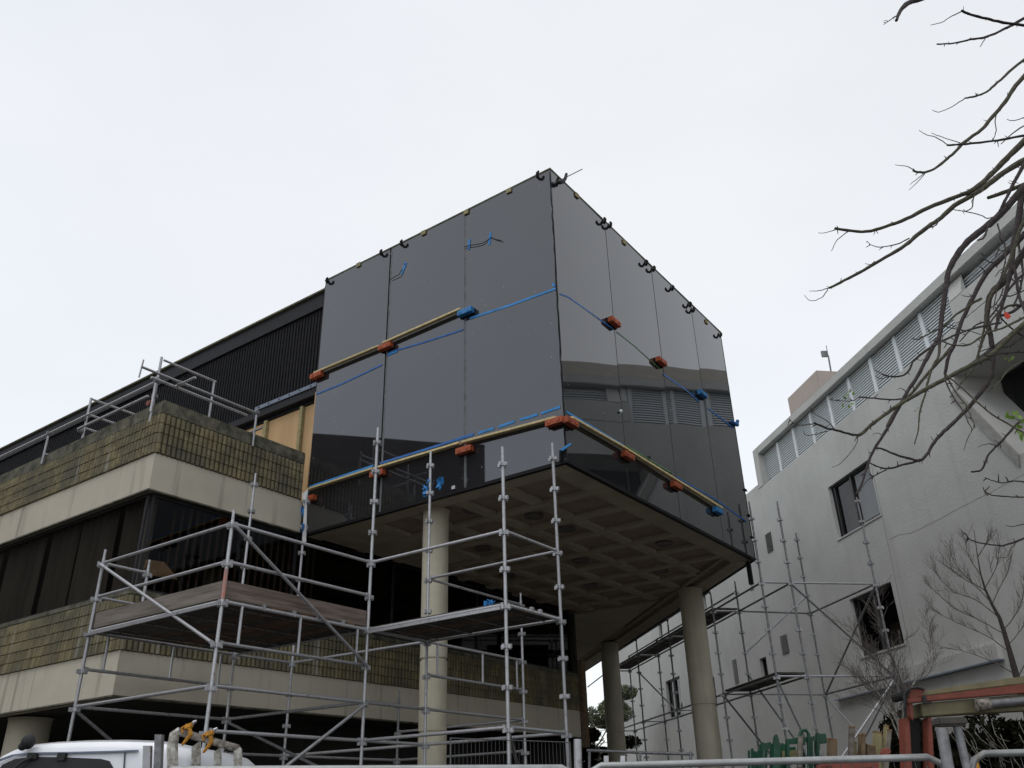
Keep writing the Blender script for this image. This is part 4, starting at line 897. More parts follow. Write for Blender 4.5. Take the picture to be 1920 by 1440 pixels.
flatpoly([(-20,1437),(0,1424),(25,1415),(58,1411),(130,1410),(207,1408),(260,1406),(260,1409),(207,1411),(130,1413),(58,1414),(27,1418),(2,1427),(-18,1441)], 'steel_strip', 'gutter', .02, .02)
flatpoly([(234,1411),(236,1411),(232,1475),(230,1475)], 'seal', 'door_seam')
flatpoly([(58,1412),(73,1412),(72,1424),(54,1424)], 'rubber', 'mirror_bracket', .04, .04); flatpoly([(114,1412),(128,1412),(124,1426),(108,1427)], 'rubber', 'mirror_bracket', .04, .04)
MB().tube([at(30,1446,DT)-FH*.06, at(48,1430,DT)-FH*.05, at(66,1420,DT)-FH*.04], .012, 6).build('mirror_arm', M['rubber'], truck)
pod = [(149,1386),(156,1382),(172,1380),(195,1380),(212,1383),(228,1388)]
MB().prism([at(x, y, DT)+FH*.5 + Vector((0,0,-.01)) for x, y in pod], FH*.6).build('roof_pod', M['truck_white'], truck, bevel=.01)
c = at(56, 1391, DT)-FH*.02; MB().sphere(c, .048, .048, .052, n=14, m=10).build('spotlight', M['rubber'], truck, smooth=True); MB().sphere(c+RH*-.035+Vector((0,0,-.03)), .03, n=10, m=7).build('spotlight_mount', M['rubber'], truck, smooth=True)
for u_ in (-3.7, -.2):
    for v_ in (.12, 1.6): MB().tube([UV(u_, DT+v_-.1, -H+.37), UV(u_, DT+v_+.1, -H+.37)], .37, 20).build('wheel', M['rubber'], truck)
MB().obox(UV(-1.1, DT+.9, -H+.85), RH*1.6, FH*.85, Vector((0,0,.06))).build('tray', M['galv_dull'], truck)
MB().obox(UV(-2.4, DT+.9, -H+.55), RH*2.6, FH*.4, Vector((0,0,.1))).build('chassis', M['rubber'], truck)
hd = MB(); DH = 6.5
hd2 = MB().tube([at(325,1500,DH), at(323,1400,DH), at(327,1378,DH), at(338,1370,DH)], [.04,.04,.038,.03], 8); hd2.build('rack_post', M['rusty_white'], truck, smooth=True)
MB().beam(at(336,1372,DH), at(448,1404,DH), .05, .05).build('rack_bar', M['rusty_grey'], truck, bevel=.008)
MB().beam(at(446,1402,DH), at(447,1500,DH), .05, .05, up=FH).build('rack_post', M['rusty_white'], truck, bevel=.008)
for pts_ in ([(359,1401),(374,1390),(374,1500),(359,1500)], [(401,1410),(413,1401),(413,1500),(401,1500)]):
    MB().prism([at(x, y, DH+.1) for x, y in pts_], FH*.03).build('rack_stake', M['rusty_white'], truck)
for pts_ in ([(268,1398),(282,1398),(279,1500),(265,1500)],):
    MB().prism([at(x, y, 6.2) for x, y in pts_], FH*.04).build('stake', M['galv'], truck)
MB().prism([at(x, y, 6.2) for x, y in [(290,1377),(303,1377),(298,1500),(285,1500)]], FH*.05).build('stake', M['galv_dull'], truck)
for (x, y, lb) in ((357,1362,'yellow ratchet strap tied on the rusty rack, higher left one'), (396,1376,'yellow ratchet strap tied on the rusty rack, lower right one')):
    t = thing('ratchet_strap', lb, 'strap', at(x, y+30, DH), 'ratchet straps on the truck rack')
    c = at(x, y, DH)-FH*.03; 
    k = .62
    MB().obox(c, (RH*.045+Vector((0,0,.012)))*k, FH*.02, Vector((0,0,.028))*k).build('ratchet', M['strap'], t, bevel=.006)
    MB().tube([c+RH*.02*k, c+(RH*.05+Vector((0,0,.04)))*k, c+(RH*.08+Vector((0,0,.055)))*k], [.010,.012,.008], 6).build('lever', M['galv'], t)
    MB().tube([c+(RH*.01-Vector((0,0,.02)))*k, c+(RH*.03-Vector((0,0,.09)))*k, c-(RH*.01+Vector((0,0,.15)))*k, c-(RH*.05+Vector((0,0,.2)))*k], [.014,.017,.012,.009], 7).build('webbing', M['strap'], t, smooth=True)
    MB().tube([c-RH*.04*k, c-(RH*.08+Vector((0,0,.02)))*k, c-(RH*.06+Vector((0,0,.07)))*k], .009, 6).build('hook', M['strap'], t, smooth=True)

# temporary mesh fence in the foreground
DF = 4.8
def fence_panel(x0, y0, x1, y1, label, curl0=True, curl1=True):
    a, b = at(x0, y0+2, DF), at(x1, y1+2, DF); d = (b-a).normalized(); t = thing('mesh_fence_panel', label, 'fence', Vector(((a.x+b.x)/2, (a.y+b.y)/2, 0)), 'temporary mesh fence panels across the bottom edge')
    pts = [Vector((a.x,a.y,.1)), a-Vector((0,0,.09)), a+d*.03-Vector((0,0,.03)), a+d*.09]; pts += [b-d*.09, b-d*.03-Vector((0,0,.03)), b-Vector((0,0,.09)), Vector((b.x,b.y,.1))]
    MB().tube(pts, .0175, 12).build('frame', M['galv_mid'], t, smooth=True)
    MB().tube([Vector((a.x,a.y,.12)), Vector((b.x,b.y,.12))], .018, 8).build('bottom_rail', M['galv_dull'], t)
    wm = MB(); L = (b-a).length; k = 1
    while k*.055 < L:
        p = a+d*k*.055; zt_ = a.z+(b.z-a.z)*k*.055/L-.02; wm.tube([Vector((p.x,p.y,.12)), Vector((p.x,p.y,zt_))], .0017, 3, False); k += 1
    for z in (.35,.7,1.05,1.4,1.7): wm.tube([Vector((a.x,a.y,z)), Vector((b.x,b.y,z))], .0017, 3, False)
    wm.build('wire_mesh', M['galv_dull'], t, kind='stuff')
    return t
fence_panel(292, 1441, 1086, 1438, 'left mesh fence panel whose top rail starts behind the truck stakes')
fence_panel(1094, 1435, 1772, 1417, 'middle mesh fence panel with straight top tube across the lower right')
fence_panel(1812, 1412, 2450, 1396, 'right mesh fence panel starting after the pair of leaning pipes')
t = thing('fence_post', 'stout grey fence post rising above the rail under the box corner', 'post', at(1085,1500,DF+.05)*1.0)
MB().tube([at(1086,1560,DF+.06), at(1083,1386,DF+.06)], .021, 10).build('tube', M['galv'], t, smooth=True)
t = thing('leaning_pipes', 'pair of leaning grey steel pipes meeting under a dirty cap at the lower right', 'pipes', at(1800,1500,DF-.1))
MB().tube([at(1800,1560,DF-.1), at(1778,1440,DF-.1), at(1765,1366,DF-.1)], .028, 10).build('pipe', M['galv_dull'], t, smooth=True); MB().tube([at(1836,1560,DF-.08), at(1813,1440,DF-.08), at(1794,1360,DF-.08)], .021, 10).build('pipe', M['galv_dull'], t, smooth=True)
MB().obox(at(1780,1354,DF-.08), RH*.075, FH*.05, Vector((0,0,.02))).build('cap', M['plank_dark'], t, bevel=.01)

# green steel stillage
DG = 8.2
gs = thing('green_stillage', 'green steel stillage frame with hooped bars behind the fence', 'stillage', UV(2.45, DG+.4, -H))
def gpost(x, y0, wpx, dv=0, name='upright', m='green_steel', lean=0): return MB().prism([at(x-wpx/2, y0, DG)+FH*dv, at(x+wpx/2, y0, DG)+FH*dv, at(x+wpx/2+lean, 1470, DG)+FH*dv, at(x-wpx/2+lean, 1470, DG)+FH*dv], FH*.05).build(name, M[m], gs)
for x, y0, wp, dv in ((1431,1392,4,0),(1444,1391,5,.3),(1462,1389,4,.1),(1478,1385,5,0),(1496,1390,5,.5),(1513,1382,4,.2),(1522,1385,5,0),(1534,1374,5,0),(1551,1378,4,.3),(1540,1390,4,.6)): gpost(x, y0, wp, dv)
for pts_ in ([(1431,1394),(1446,1391),(1446,1404),(1431,1406)],[(1478,1386),(1500,1382),(1500,1394),(1478,1396)],[(1500,1384),(1536,1379),(1536,1388),(1500,1392)],[(1536,1376),(1549,1375),(1553,1393),(1536,1395)],[(1446,1394),(1464,1393),(1464,1408),(1446,1410)]):
    MB().prism([at(x, y, DG)+FH*.01 for x, y in pts_], FH*.03).build('side_plate', M['green_steel'], gs)
for pts_ in ([(1464,1398),(1478,1397),(1478,1440),(1464,1440)],[(1500,1396),(1513,1395),(1513,1412),(1500,1413)],[(1522,1392),(1534,1391),(1534,1406),(1522,1407)],[(1431,1424),(1553,1414),(1553,1421),(1431,1431)]):
    MB().prism([at(x, y, DG)+FH*.35 for x, y in pts_], FH*.03).build('back_plate', M['green_steel'], gs)
rg = random.Random(12)
for x in range(1434, 1553, 7): gpost(x+rg.uniform(-2,2), 1398+rg.uniform(-8,14)-(x-1434)*.06, rg.uniform(2,3.5), rg.uniform(.1,.8))
for x, y0, wp, dv in ((1437,1396,3,.5),(1470,1392,3,.6),(1488,1388,3,.35),(1506,1386,3,.6),(1528,1384,3,.35),(1546,1380,3,.6)): gpost(x, y0, wp, dv)
MB().prism([at(x, y, DG)-FH*.03 for x, y in [(1449,1396),(1451,1380),(1454,1377),(1457,1380),(1461,1396),(1462,1440),(1448,1440)]], FH*.04).build('gusset', M['green_steel'], gs)
MB().tube([at(1498,1440,DG), at(1499,1380,DG), at(1503,1370,DG), at(1511,1369,DG), at(1516,1376,DG), at(1517,1440,DG)], .016, 8).build('hoop', M['green_steel'], gs, smooth=True)
MB().tube([at(1494,1440,DG)-FH*.1, at(1495,1382,DG)-FH*.1], .022, 8).build('dark_pipe', M['timber'], gs)
MB().beam(at(1485,1410,DG)+FH*.3, at(1515,1408,DG)+FH*.3, .06, .05).build('cross_bar', M['stud'], gs)
MB().beam(at(1520,1395,DG)+FH*.2, at(1532,1425,DG)+FH*.2, .04, .04).build('cross_bar', M['galv'], gs); MB().beam(at(1550,1404,DG)+FH*.2, at(1540,1422,DG)+FH*.2, .04, .04).build('cross_bar', M['galv'], gs)
# bundle of upright timber posts
for i, (x0, y0, wp, x1, m, lb) in enumerate(((1560,1385,14,1559,'timber_post','wide brown timber post right beside the green stillage'), (1597,1362,9,1592,'timber','tall weathered post with pinkish rounded top in the timber bundle'), (1602,1391,6,1600,'stud','short light post right of the tall pinkish one'),
      (1613,1377,7,1611,'timber_post','brown post left of the close pair in the bundle'), (1619,1375,6,1616,'timber_post','brown post right of the close pair in the bundle'), (1631,1397,15,1630,'timber_post','squat wide brown block of timber in the bundle'),
      (1645,1372,12,1642,'stud','mossy yellowish short post behind the leaning ones'), (1662,1360,7,1644,'stud','leaning yellowish post, left of the two leaning right'), (1668,1368,6,1652,'timber','leaning post, right of the two leaning right'))):
    dd = 8.0+.05*(i % 4); t = thing('timber_post', lb, 'timber post', at(x1, 1530, dd), 'timber posts stood on end behind the fence')
    a, b = at(x1, 1560, dd), at(x0, y0, dd); b0 = b-(b-a)*.015
    MB().beam(a, b0, wp/F*dd, wp/F*dd, up=FH).build('shaft', M[m], t, bevel=.004); MB().beam(b0, b, wp/F*dd*1.02, wp/F*dd*1.02, up=FH).build('cut_end', M['timber_end'], t)
tag(MB().prism([at(x, y, 7.7) for x, y in [(1657,1407),(1664,1401),(1671,1404),(1672,1412),(1666,1420),(1656,1420)]], FH*.1).build('red_object', M['crane_red'], None, bevel=.01), 'small unidentified red object beside the timber bundle and the pale trunk', 'object')  # unidentified red shape, modelled as a small prism
t = thing('orange_barrier', 'low orange-red steel bin rim just below the fence rail', 'bin', UV(2.9, 7.2, -H))
MB().beam(at(1535,1436,7.2), at(1645,1430,7.2), .05, .06).build('rim', M['crane_red'], t); MB().beam(at(1535,1452,7.2), at(1645,1446,7.2), .04, .05).build('rim', M['crane_red'], t)
for x in (1538, 1552, 1640): MB().beam(at(x,1436,7.2), at(x,1600,7.2), .05, .05, up=FH).build('leg', M['crane_red'], t)
tag(MB().prism([at(x, y, 5.4) for x, y in [(1825,1421),(1832,1420),(1840,1450),(1829,1450)]], FH*.03).build('orange_strap', M['strap'], None), 'orange tag hanging below the rail near the leaning pipes', 'tag')

# crane / loader with yellow boom
DC = 9.0
cr_ = thing('loader_crane', 'yellow and orange-red loader crane boom folded level at the lower right', 'crane', UV(5.0, DC+.2, -H))
def cp(pts_, m, name, dv=0, th=.2, bev=.008): return MB().prism([at(x, y, DC)+FH*dv for x, y in pts_], FH*th).build(name, M[m], cr_, bevel=bev)
cp([(1726,1296),(1800,1285),(1900,1270),(2150,1240),(2150,1262),(1900,1284),(1800,1296),(1728,1305)], 'crane_yellow', 'upper_boom', .02, .26)
cp([(1697,1311),(1730,1306),(1920,1283),(2150,1258),(2150,1278),(1920,1300),(1730,1316),(1699,1320)], 'crane_red', 'red_beam', -.03, .1)
cp([(1728,1318),(1920,1301),(2150,1280),(2150,1318),(1920,1331),(1800,1338),(1733,1343)], 'crane_yellow', 'lower_boom', .03, .24)
MB().tube([at(1835,1322,DC)-FH*.02, at(1925,1314,DC)-FH*.02, at(2100,1300,DC)-FH*.02], .04, 12).build('hydraulic_ram', M['galv_dull'], cr_, smooth=True)
MB().tube([at(1828,1323,DC)-FH*.03, at(1852,1321,DC)-FH*.03], .055, 12).build('ram_collar', M['rusty_grey'], cr_, smooth=True)
cp([(1700,1300),(1706,1294),(1718,1293),(1728,1298),(1731,1306),(1704,1312)], 'crane_red', 'pivot_head', -.02, .2)
MB().tube([at(1693,1330,DC)-FH*.05, at(1692,1302,DC)-FH*.05, at(1700,1293,DC)-FH*.05, at(1715,1290,DC)-FH*.05, at(1728,1294,DC)-FH*.05], .014, 7).build('hose', M['rubber'], cr_, smooth=True)
MB().tube([at(1696,1345,DC)-FH*.02, at(1695,1306,DC)-FH*.04, at(1703,1297,DC)-FH*.04], .014, 7).build('hose', M['rubber'], cr_, smooth=True)
MB().tube([at(1697,1303,DC), at(1697,1303,DC)+FH*.25], .045, 12).build('pulley', M['rubber'], cr_)
cp([(1702,1320),(1712,1319),(1714,1352),(1706,1345)], 'crane_red', 'link_arm', 0, .08)
cp([(1698,1345),(1710,1347),(1715,1440),(1718,1600),(1702,1600),(1702,1440)], 'crane_red', 'support_leg', .05, .14); cp([(1744,1344),(1752,1344),(1757,1440),(1760,1600),(1748,1600),(1746,1440)], 'crane_red', 'support_leg', .05, .14)
cp([(1712,1345),(1744,1345),(1746,1600),(1718,1600)], 'rubber', 'winch_housing', .22, .1)
cp([(1725,1306),(1733,1305),(1735,1320),(1727,1321)], 'frame_dark', 'strap_band', -.05, .02); cp([(1727,1318),(1745,1316),(1745,1320),(1728,1322)], 'frame_dark', 'strap_band', -.05, .02)
cp([(1718,1292),(1733,1289),(1735,1296),(1724,1300)], 'crane_red', 'bracket', -.01, .1)
MB().beam(at(2120,1330,DC)+FH*.15, at(2120,1700,DC)+FH*.15, .5, .5, up=FH).build('base_column', M['crane_yellow'], cr_)

# site fence of dark bars under the box, small white markers
bf = thing('bar_fence', 'thin vertical wire fence standing in the shade beneath the box', 'fence', Vector((at(960,1400,10).x, at(960,1400,10).y, 0)))
a, b = at(845, 1384, 9.8), at(1068, 1392, 10.6); L = (b-a).length; d = (b-a).normalized()
mb = MB(); k = 0
while k*.05 < L: p = a+d*k*.05; mb.tube([Vector((p.x,p.y,.05)), p], .0022, 4, False); k += 1
mb.build('wires', M['rubber_grey'], bf, kind='stuff')
MB().tube([Vector((a.x,a.y,.03)), a, b, Vector((b.x,b.y,.03))], .010, 8).build('frame', M['rubber_grey'], bf)
for i, x in enumerate((1137, 1168)):
    t = tag(MB().prism([at(x-4, 1417, 9), at(x+4, 1417, 9), at(x+4, 1560, 9), at(x-4, 1560, 9)], FH*.06).build('marker_post', M['paper'], None), ('left' if i == 0 else 'right')+' one of two low white posts right of the stout fence post', 'post', 'white posts')
sr = thing('site_rail', 'thin grey handrail crossing low behind the far columns', 'railing', at(1250, 1500, 16))
MB().tube([at(1100,1407,16), at(1200,1411,16), at(1300,1414,16)], .025, 8).build('rail', M['galv_dull'], sr)
for x in (1105, 1200, 1295): MB().tube([at(x,1409,16), at(x,1520,16)], .025, 8).build('post', M['galv_dull'], sr)

# ================================================================== trees
def px_branch(pts, ws, D0_, D1_, mb, n=7, kink=.0, rs=random):
    P_ = []; Rr = []
    m = len(pts)
    # resample with a smooth curve
    PV = [Vector((x, y, 0)) for x, y in pts]; out_ = []
    for i in range(m-1):
        p_0 = PV[max(i-1,0)]; p_1 = PV[i]; p_2 = PV[i+1]; p_3 = PV[min(i+2,m-1)]
        for s_ in range(4):
            t_ = s_/4; out_.append(.5*((2*p_1)+(-p_0+p_2)*t_+(2*p_0-5*p_1+4*p_2-p_3)*t_*t_+(-p_0+3*p_1-3*p_2+p_3)*t_**3))
    out_.append(PV[-1]); N = len(out_)
    for i, q in enumerate(out_):
        f = i/(N-1); D = D0_+(D1_-D0_)*f
        P_.append(at(q.x+rs.uniform(-.5,.5), q.y+rs.uniform(-.5,.5), D)); wd = (ws[0]+(ws[1]-ws[0])*f)*.88
        dist = (P_[-1]-Vector((0,0,H))).length; Rr.append(max(.0013, wd*(1+rs.uniform(-.08,.12))/2*dist/F*.98))
    mb.tube(P_, Rr, n); return P_
near = thing('bare_tree', 'bare leafless tree overhanging from the right edge with drooping dark branches', 'tree', Vector((at(2350,1400,6.0).x, at(2350,1400,6.0).y, 0)))
rb = random.Random(21)
BR = [
 ([(1850,-95),(1780,-40),(1738,-8),(1704,5),(1688,20),(1681,38)],(15,5)), ([(1685,27),(1675,33),(1657,46)],(3,1)), ([(1930,49),(1880,42),(1850,35),(1820,27),(1803,20)],(5,4)), ([(1803,21),(1785,30),(1765,42),(1745,47)],(2.2,1)),
 ([(1935,26),(1900,46),(1880,56),(1850,69),(1820,74),(1790,81),(1757,83)],(5.5,2.5)), ([(1848,71),(1838,88)],(2,1.2)), ([(1935,100),(1900,128),(1870,155),(1850,172),(1830,180),(1810,184)],(5,3)), ([(1810,184),(1785,200),(1760,210),(1748,206)],(2,1)),
 ([(1935,128),(1905,160),(1885,190),(1860,220),(1840,243),(1810,265),(1790,285),(1770,303),(1745,320),(1725,323),(1712,320)],(8,4)), ([(1715,320),(1700,312),(1678,309)],(2,1)), ([(1735,323),(1720,335),(1706,346)],(2,1)), ([(1735,323),(1722,340),(1705,356)],(2,1)),
 ([(1935,251),(1890,260),(1850,266),(1800,271),(1776,272)],(4.5,3.5)), ([(1778,272),(1755,258),(1735,252),(1723,244)],(2,1)), ([(1800,268),(1770,258),(1747,250)],(2,1)), ([(1872,205),(1866,225),(1868,245),(1862,262)],(2,1.5)),
 ([(1935,228),(1905,245),(1877,270)],(3,1.5)), ([(1920,221),(1900,226),(1888,224)],(2,1)),
 ([(1935,250),(1905,280),(1880,305),(1850,335),(1820,358),(1790,370),(1740,390),(1700,410),(1660,425),(1625,434),(1590,432),(1565,428)],(11,5)), ([(1590,434),(1570,450),(1559,470)],(2.2,1.2)), ([(1567,430),(1550,436),(1535,437)],(2,1)),
 ([(1935,293),(1890,318),(1860,340),(1830,362),(1790,385),(1765,408),(1740,425),(1715,445),(1690,465),(1650,488),(1610,512),(1575,530),(1555,540)],(11,5)), ([(1557,539),(1535,545),(1517,546)],(2.2,1)), ([(1552,543),(1540,558),(1520,564),(1508,553)],(2,1)),
 ([(1705,447),(1680,458),(1650,463),(1635,460),(1625,452)],(2.8,1)), ([(1759,412),(1757,420),(1745,427),(1730,430)],(3,1.2)), ([(1848,340),(1842,358),(1826,368),(1822,390),(1805,396),(1785,392)],(3.5,1.3)), ([(1808,396),(1840,404),(1850,409),(1862,407)],(2,2)),
 ([(1940,338),(1890,358),(1853,371)],(9,7)), ([(1925,300),(1905,335),(1895,355),(1880,385),(1870,405),(1855,420),(1845,445),(1833,450)],(7,3)),
 ([(1945,330),(1915,357),(1895,380),(1870,407),(1840,432),(1815,452),(1797,475),(1780,505),(1774,535),(1770,565),(1765,600),(1762,630),(1752,645),(1738,671),(1720,706),(1700,736),(1671,790),(1655,817),(1638,844),(1628,868),(1617,904),(1606,926)],(14,4)),
 ([(1762,636),(1760,668),(1749,687),(1740,714),(1736,736),(1725,771),(1722,804),(1715,833)],(5.5,2.2)),
 ([(1920,440),(1894,467),(1872,489),(1850,511),(1828,550),(1813,581),(1800,611),(1791,642),(1779,668),(1772,701)],(11,6)), ([(1790,645),(1770,668),(1740,700),(1711,735),(1684,762),(1662,800)],(7,4)),
 ([(1772,701),(1773,714),(1787,744),(1806,771),(1817,795)],(3.4,2)), ([(1817,795),(1822,806),(1813,825),(1807,845)],(2,1)), ([(1774,703),(1795,740),(1812,760),(1820,780),(1826,795),(1824,806)],(3.2,1.4)),
 ([(1945,340),(1918,362),(1909,416),(1900,454),(1898,489),(1891,528),(1883,559),(1872,596),(1866,620)],(12,5)), ([(1945,430),(1915,480),(1885,525),(1859,550),(1852,580),(1850,602),(1857,628),(1860,649),(1862,679),(1855,711),(1839,736),(1814,766),(1787,793),(1765,814),(1749,833),(1738,852),(1725,863),(1706,860),(1684,854),(1657,843),(1641,839)],(12,3.5)),
 ([(1725,863),(1692,872),(1665,879),(1644,874),(1627,866)],(5,2)), ([(1665,879),(1638,893),(1622,906),(1610,925)],(3,1.2)),
 ([(1930,600),(1900,625),(1875,650),(1855,668),(1833,679),(1806,692),(1779,707),(1738,728),(1711,744),(1684,760),(1657,779),(1638,793),(1617,812),(1608,816)],(9,6)), ([(1608,816),(1590,813),(1562,805),(1552,804),(1527,793)],(5,4)), ([(1527,794),(1503,797),(1487,793),(1480,785)],(2.6,1.2)),
 ([(1565,806),(1552,790),(1530,777),(1519,764)],(2.2,1)), ([(1552,808),(1530,814),(1511,816),(1507,806)],(2,1)), ([(1608,816),(1607,828),(1598,844),(1576,869),(1560,876)],(2.2,1)),
 ([(1700,747),(1671,749),(1630,746),(1611,744)],(3.2,3)), ([(1611,745),(1600,751),(1584,752),(1554,749)],(2.6,1)),
 ([(1755,645),(1725,666),(1711,679),(1706,692),(1695,703),(1671,706),(1655,702)],(5,3)), ([(1655,702),(1638,693)],(1.8,1)), ([(1670,706),(1652,710),(1641,705)],(1.6,1)),
 ([(1877,605),(1844,611),(1806,622),(1774,636),(1749,649)],(4,4)), ([(1839,560),(1825,568),(1793,590),(1768,611),(1738,628),(1720,636),(1710,634)],(5,1.5)), ([(1768,611),(1790,616),(1815,620),(1840,628)],(2.4,1.6)),
 ([(1928,785),(1914,790),(1901,801),(1882,823),(1866,839),(1852,855),(1841,880),(1822,885)],(5,3.5)), ([(1872,836),(1852,832),(1833,838)],(2,1)),
 ([(1930,905),(1901,902),(1882,905),(1863,902),(1847,895)],(3,1.6)), ([(1930,932),(1887,931),(1860,928),(1847,921),(1843,913)],(3,1.4)), ([(1930,979),(1901,987),(1885,985)],(2,1.2)),
 ([(1930,1005),(1904,1016),(1882,1022),(1866,1022),(1833,1017),(1817,1010),(1809,999)],(4,1.8)), ([(1906,1016),(1893,1033),(1890,1044),(1871,1046)],(2,1)),
 ([(1930,560),(1905,580),(1885,590),(1868,592)],(7,4)), ([(1930,590),(1900,605),(1880,615),(1850,625),(1820,645),(1800,648),(1780,645),(1766,640)],(4.5,2.5)), ([(1930,625),(1905,640),(1890,650),(1860,652),(1835,660)],(3,2)),
 ([(1898,489),(1905,520),(1912,560),(1925,590)],(6,5)), ([(1930,540),(1908,550),(1890,556),(1878,553)],(3,2)), ([(1862,679),(1850,672),(1835,675)],(3,1.4)),
 ([(1779,707),(1800,724),(1830,752),(1862,778),(1900,800),(1925,815)],(2.6,3.4)),([(1935,660),(1880,662),(1850,668)],(3,3)),
 ([(1881,541),(1874,560),(1862,575),(1850,582)],(3,1.6)), ([(1891,462),(1880,470),(1870,468)],(2.4,1.4)), ([(1888,500),(1874,508),(1866,520)],(2.4,1.4)), ([(1846,480),(1838,474),(1834,478)],(2,1.2)), ([(1880,440),(1885,470),(1882,500),(1870,540),(1862,580)],(3,2)), ([(1870,420),(1876,445),(1872,470),(1866,480)],(3,2)),

 ([(1940,395),(1915,425),(1900,470),(1880,520),(1855,560),(1848,600),(1840,640),(1825,690),(1800,720)],(8,3)), ([(1938,500),(1912,520),(1890,545),(1872,575),(1850,600),(1826,612),(1800,640)],(6,2)), ([(1935,575),(1900,572),(1880,580),(1860,600),(1845,635),(1835,668)],(5,2)),
 ([(1905,430),(1912,470),(1918,510),(1912,545),(1900,575)],(5,3)), ([(1870,489),(1856,492),(1846,486),(1835,488)],(2.4,1.2)), ([(1849,512),(1838,500),(1826,503)],(2,1)), ([(1828,552),(1815,556),(1802,553)],(2,1)), ([(1892,520),(1903,527),(1915,525)],(3,2)),
 ([(1806,622),(1790,612),(1772,608),(1760,612)],(1.8,1)), ([(1738,671),(1726,676),(1716,672)],(1.8,1)), ([(1655,817),(1646,812),(1636,815)],(1.6,1)), ([(1787,793),(1778,800),(1772,810)],(1.8,1)), ([(1814,766),(1806,772),(1802,784)],(1.8,1)), ([(1700,736),(1690,728),(1683,731)],(1.6,1)),
 ([(1935,640),(1905,622),(1880,600),(1866,576)],(4,2)), ([(1932,672),(1895,690),(1870,720),(1850,735)],(3.5,1.6)), ([(1830,362),(1812,366),(1800,360)],(2,1)), ([(1640,490),(1632,496),(1622,494)],(2,1)),
]
trunk_b = at(2350, 1400, 6.0); tb_ = Vector((trunk_b.x, trunk_b.y, 0)); hub = at(2260, 330, 6.0); hub2 = at(2230, 700, 6.0); hub3 = at(2240, 60, 6.0)
MB().tube([tb_, tb_+Vector((.05,.03,1.5)), hub2+Vector((.15,.1,-.5)), hub2, (hub2+hub)/2+Vector((.05,0,0)), hub, hub3], [.2,.17,.14,.12,.1,.08,.05], 12).build('trunk', M['bark'], near, smooth=True)
twigm = []
for i, (pts, ws) in enumerate(BR):
    dn = 5.2+ (i*37 % 17)/10; mb = MB()
    P_ = px_branch(pts, ws, dn, dn-.25+rb.uniform(-.2,.2), mb, 8 if ws[0] > 4 else 5, rs=rb)
    x0, y0 = pts[0]
    if x0 >= 1915 or y0 < 0:      # limb carries on outside the frame to the trunk
        h_ = hub3 if y0 < 200 else (hub if y0 < 520 else hub2); s_ = P_[0]; r0 = ws[0]/2*s_.length/F
        mid = (s_*.45+h_*.55)+Vector((0,0,.12)); mb2 = MB().tube([h_, mid, s_*.97+P_[1]*.03], [max(.03, r0*1.5), max(.012, r0*1.2), r0], 7); mb.add(mb2.v, mb2.f)
    # spurs and buds
    if ws[0] > 2.5:
        for k in range(int(len(P_)*.35)):
            q = rb.choice(P_[2:-1] if len(P_) > 4 else P_); dv = (CR*rb.uniform(-1,.4)+CU*rb.uniform(-1,.8)+CF*rb.uniform(-.5,.5)).normalized(); ln = rb.uniform(.012,.05)
            mb3 = MB().tube([q, q+dv*ln*.6, q+dv*ln+CU*rb.uniform(-.01,.01)], [.0045,.0035,.002], 4); mb.add(mb3.v, mb3.f)
    mb.build('branch', M['bark_green'] if i % 5 in (1, 3) and ws[0] < 12 else M['bark'], near, smooth=True)
def leaves(spots, par, m, size, name='leaf', D=5.6):
    for (x, y) in spots:
        c = at(x, y, D+rb.uniform(-.1,.1)); a = (CR*rb.uniform(-1,1)+CU*rb.uniform(-1,.6)).normalized()*size; b = (a.cross(CF).normalized()+CF*rb.uniform(-.6,.6))*size*.45
        MB().add([c-a, c-a*.3+b, c+a*.5+b*.7, c+a*1.1, c+a*.5-b*.7, c-a*.3-b], [(0,1,2,3),(0,3,4,5)]).build(name, M[m], par)
leaves([(1888,778),(1894,782),(1903,774),(1911,781),(1898,783),(1911,800),(1908,808),(1915,812),(1918,790),(1915,820)], near, 'leaf_new', .03)
leaves([(1588,740),(1594,733),(1584,746),(1598,757),(1592,762),(1600,738),(1580,760)], near, 'leaf_new', .016); leaves([(1886,672),(1893,675),(1899,671)], near, 'leaf_new', .018); leaves([(1716,770),(1728,772),(1722,765)], near, 'leaf_new', .008)
tag(MB().prism([at(1884,584,5.7), at(1892,588,5.7), at(1896,594,5.7), at(1890,599,5.7), at(1884,594,5.7)], CF*.006).build('red_ribbon', M['red_leaf'], None), 'small bright red ribbon caught on the branches near the right edge', 'ribbon')

def grow(mb, p, d, L, r, depth, rs, spread=.55, up=.15, minr=.002, n=5, segs=4):
    pts = [p]; rad = [r]; q = p; dd = d.normalized()
    kids = []
    for k in range(segs):
        dd = (dd+Vector((rs.uniform(-1,1), rs.uniform(-1,1), rs.uniform(-1,1)))*.13+Vector((0,0,up*.3))).normalized(); q = q+dd*(L/segs); pts.append(q); rad.append(max(minr, r*(1-.62*(k+1)/segs)))
        if depth > 0: kids.append((q, dd, rad[-1]))
    mb.tube(pts, rad, n if depth > 1 else 3, False)
    for (kp, kd, kr) in kids:
        for _ in range(2 if depth > 1 else rs.choice((1, 2))):
            sd_ = kd.cross(Vector((rs.uniform(-1,1), rs.uniform(-1,1), rs.uniform(-1,1)))).normalized()
            grow(mb, kp, kd*(1-spread*.5)+sd_*spread+Vector((0,0,up)), L*rs.uniform(.45,.68), kr*.7, depth-1, rs, spread, up, minr, n, segs)
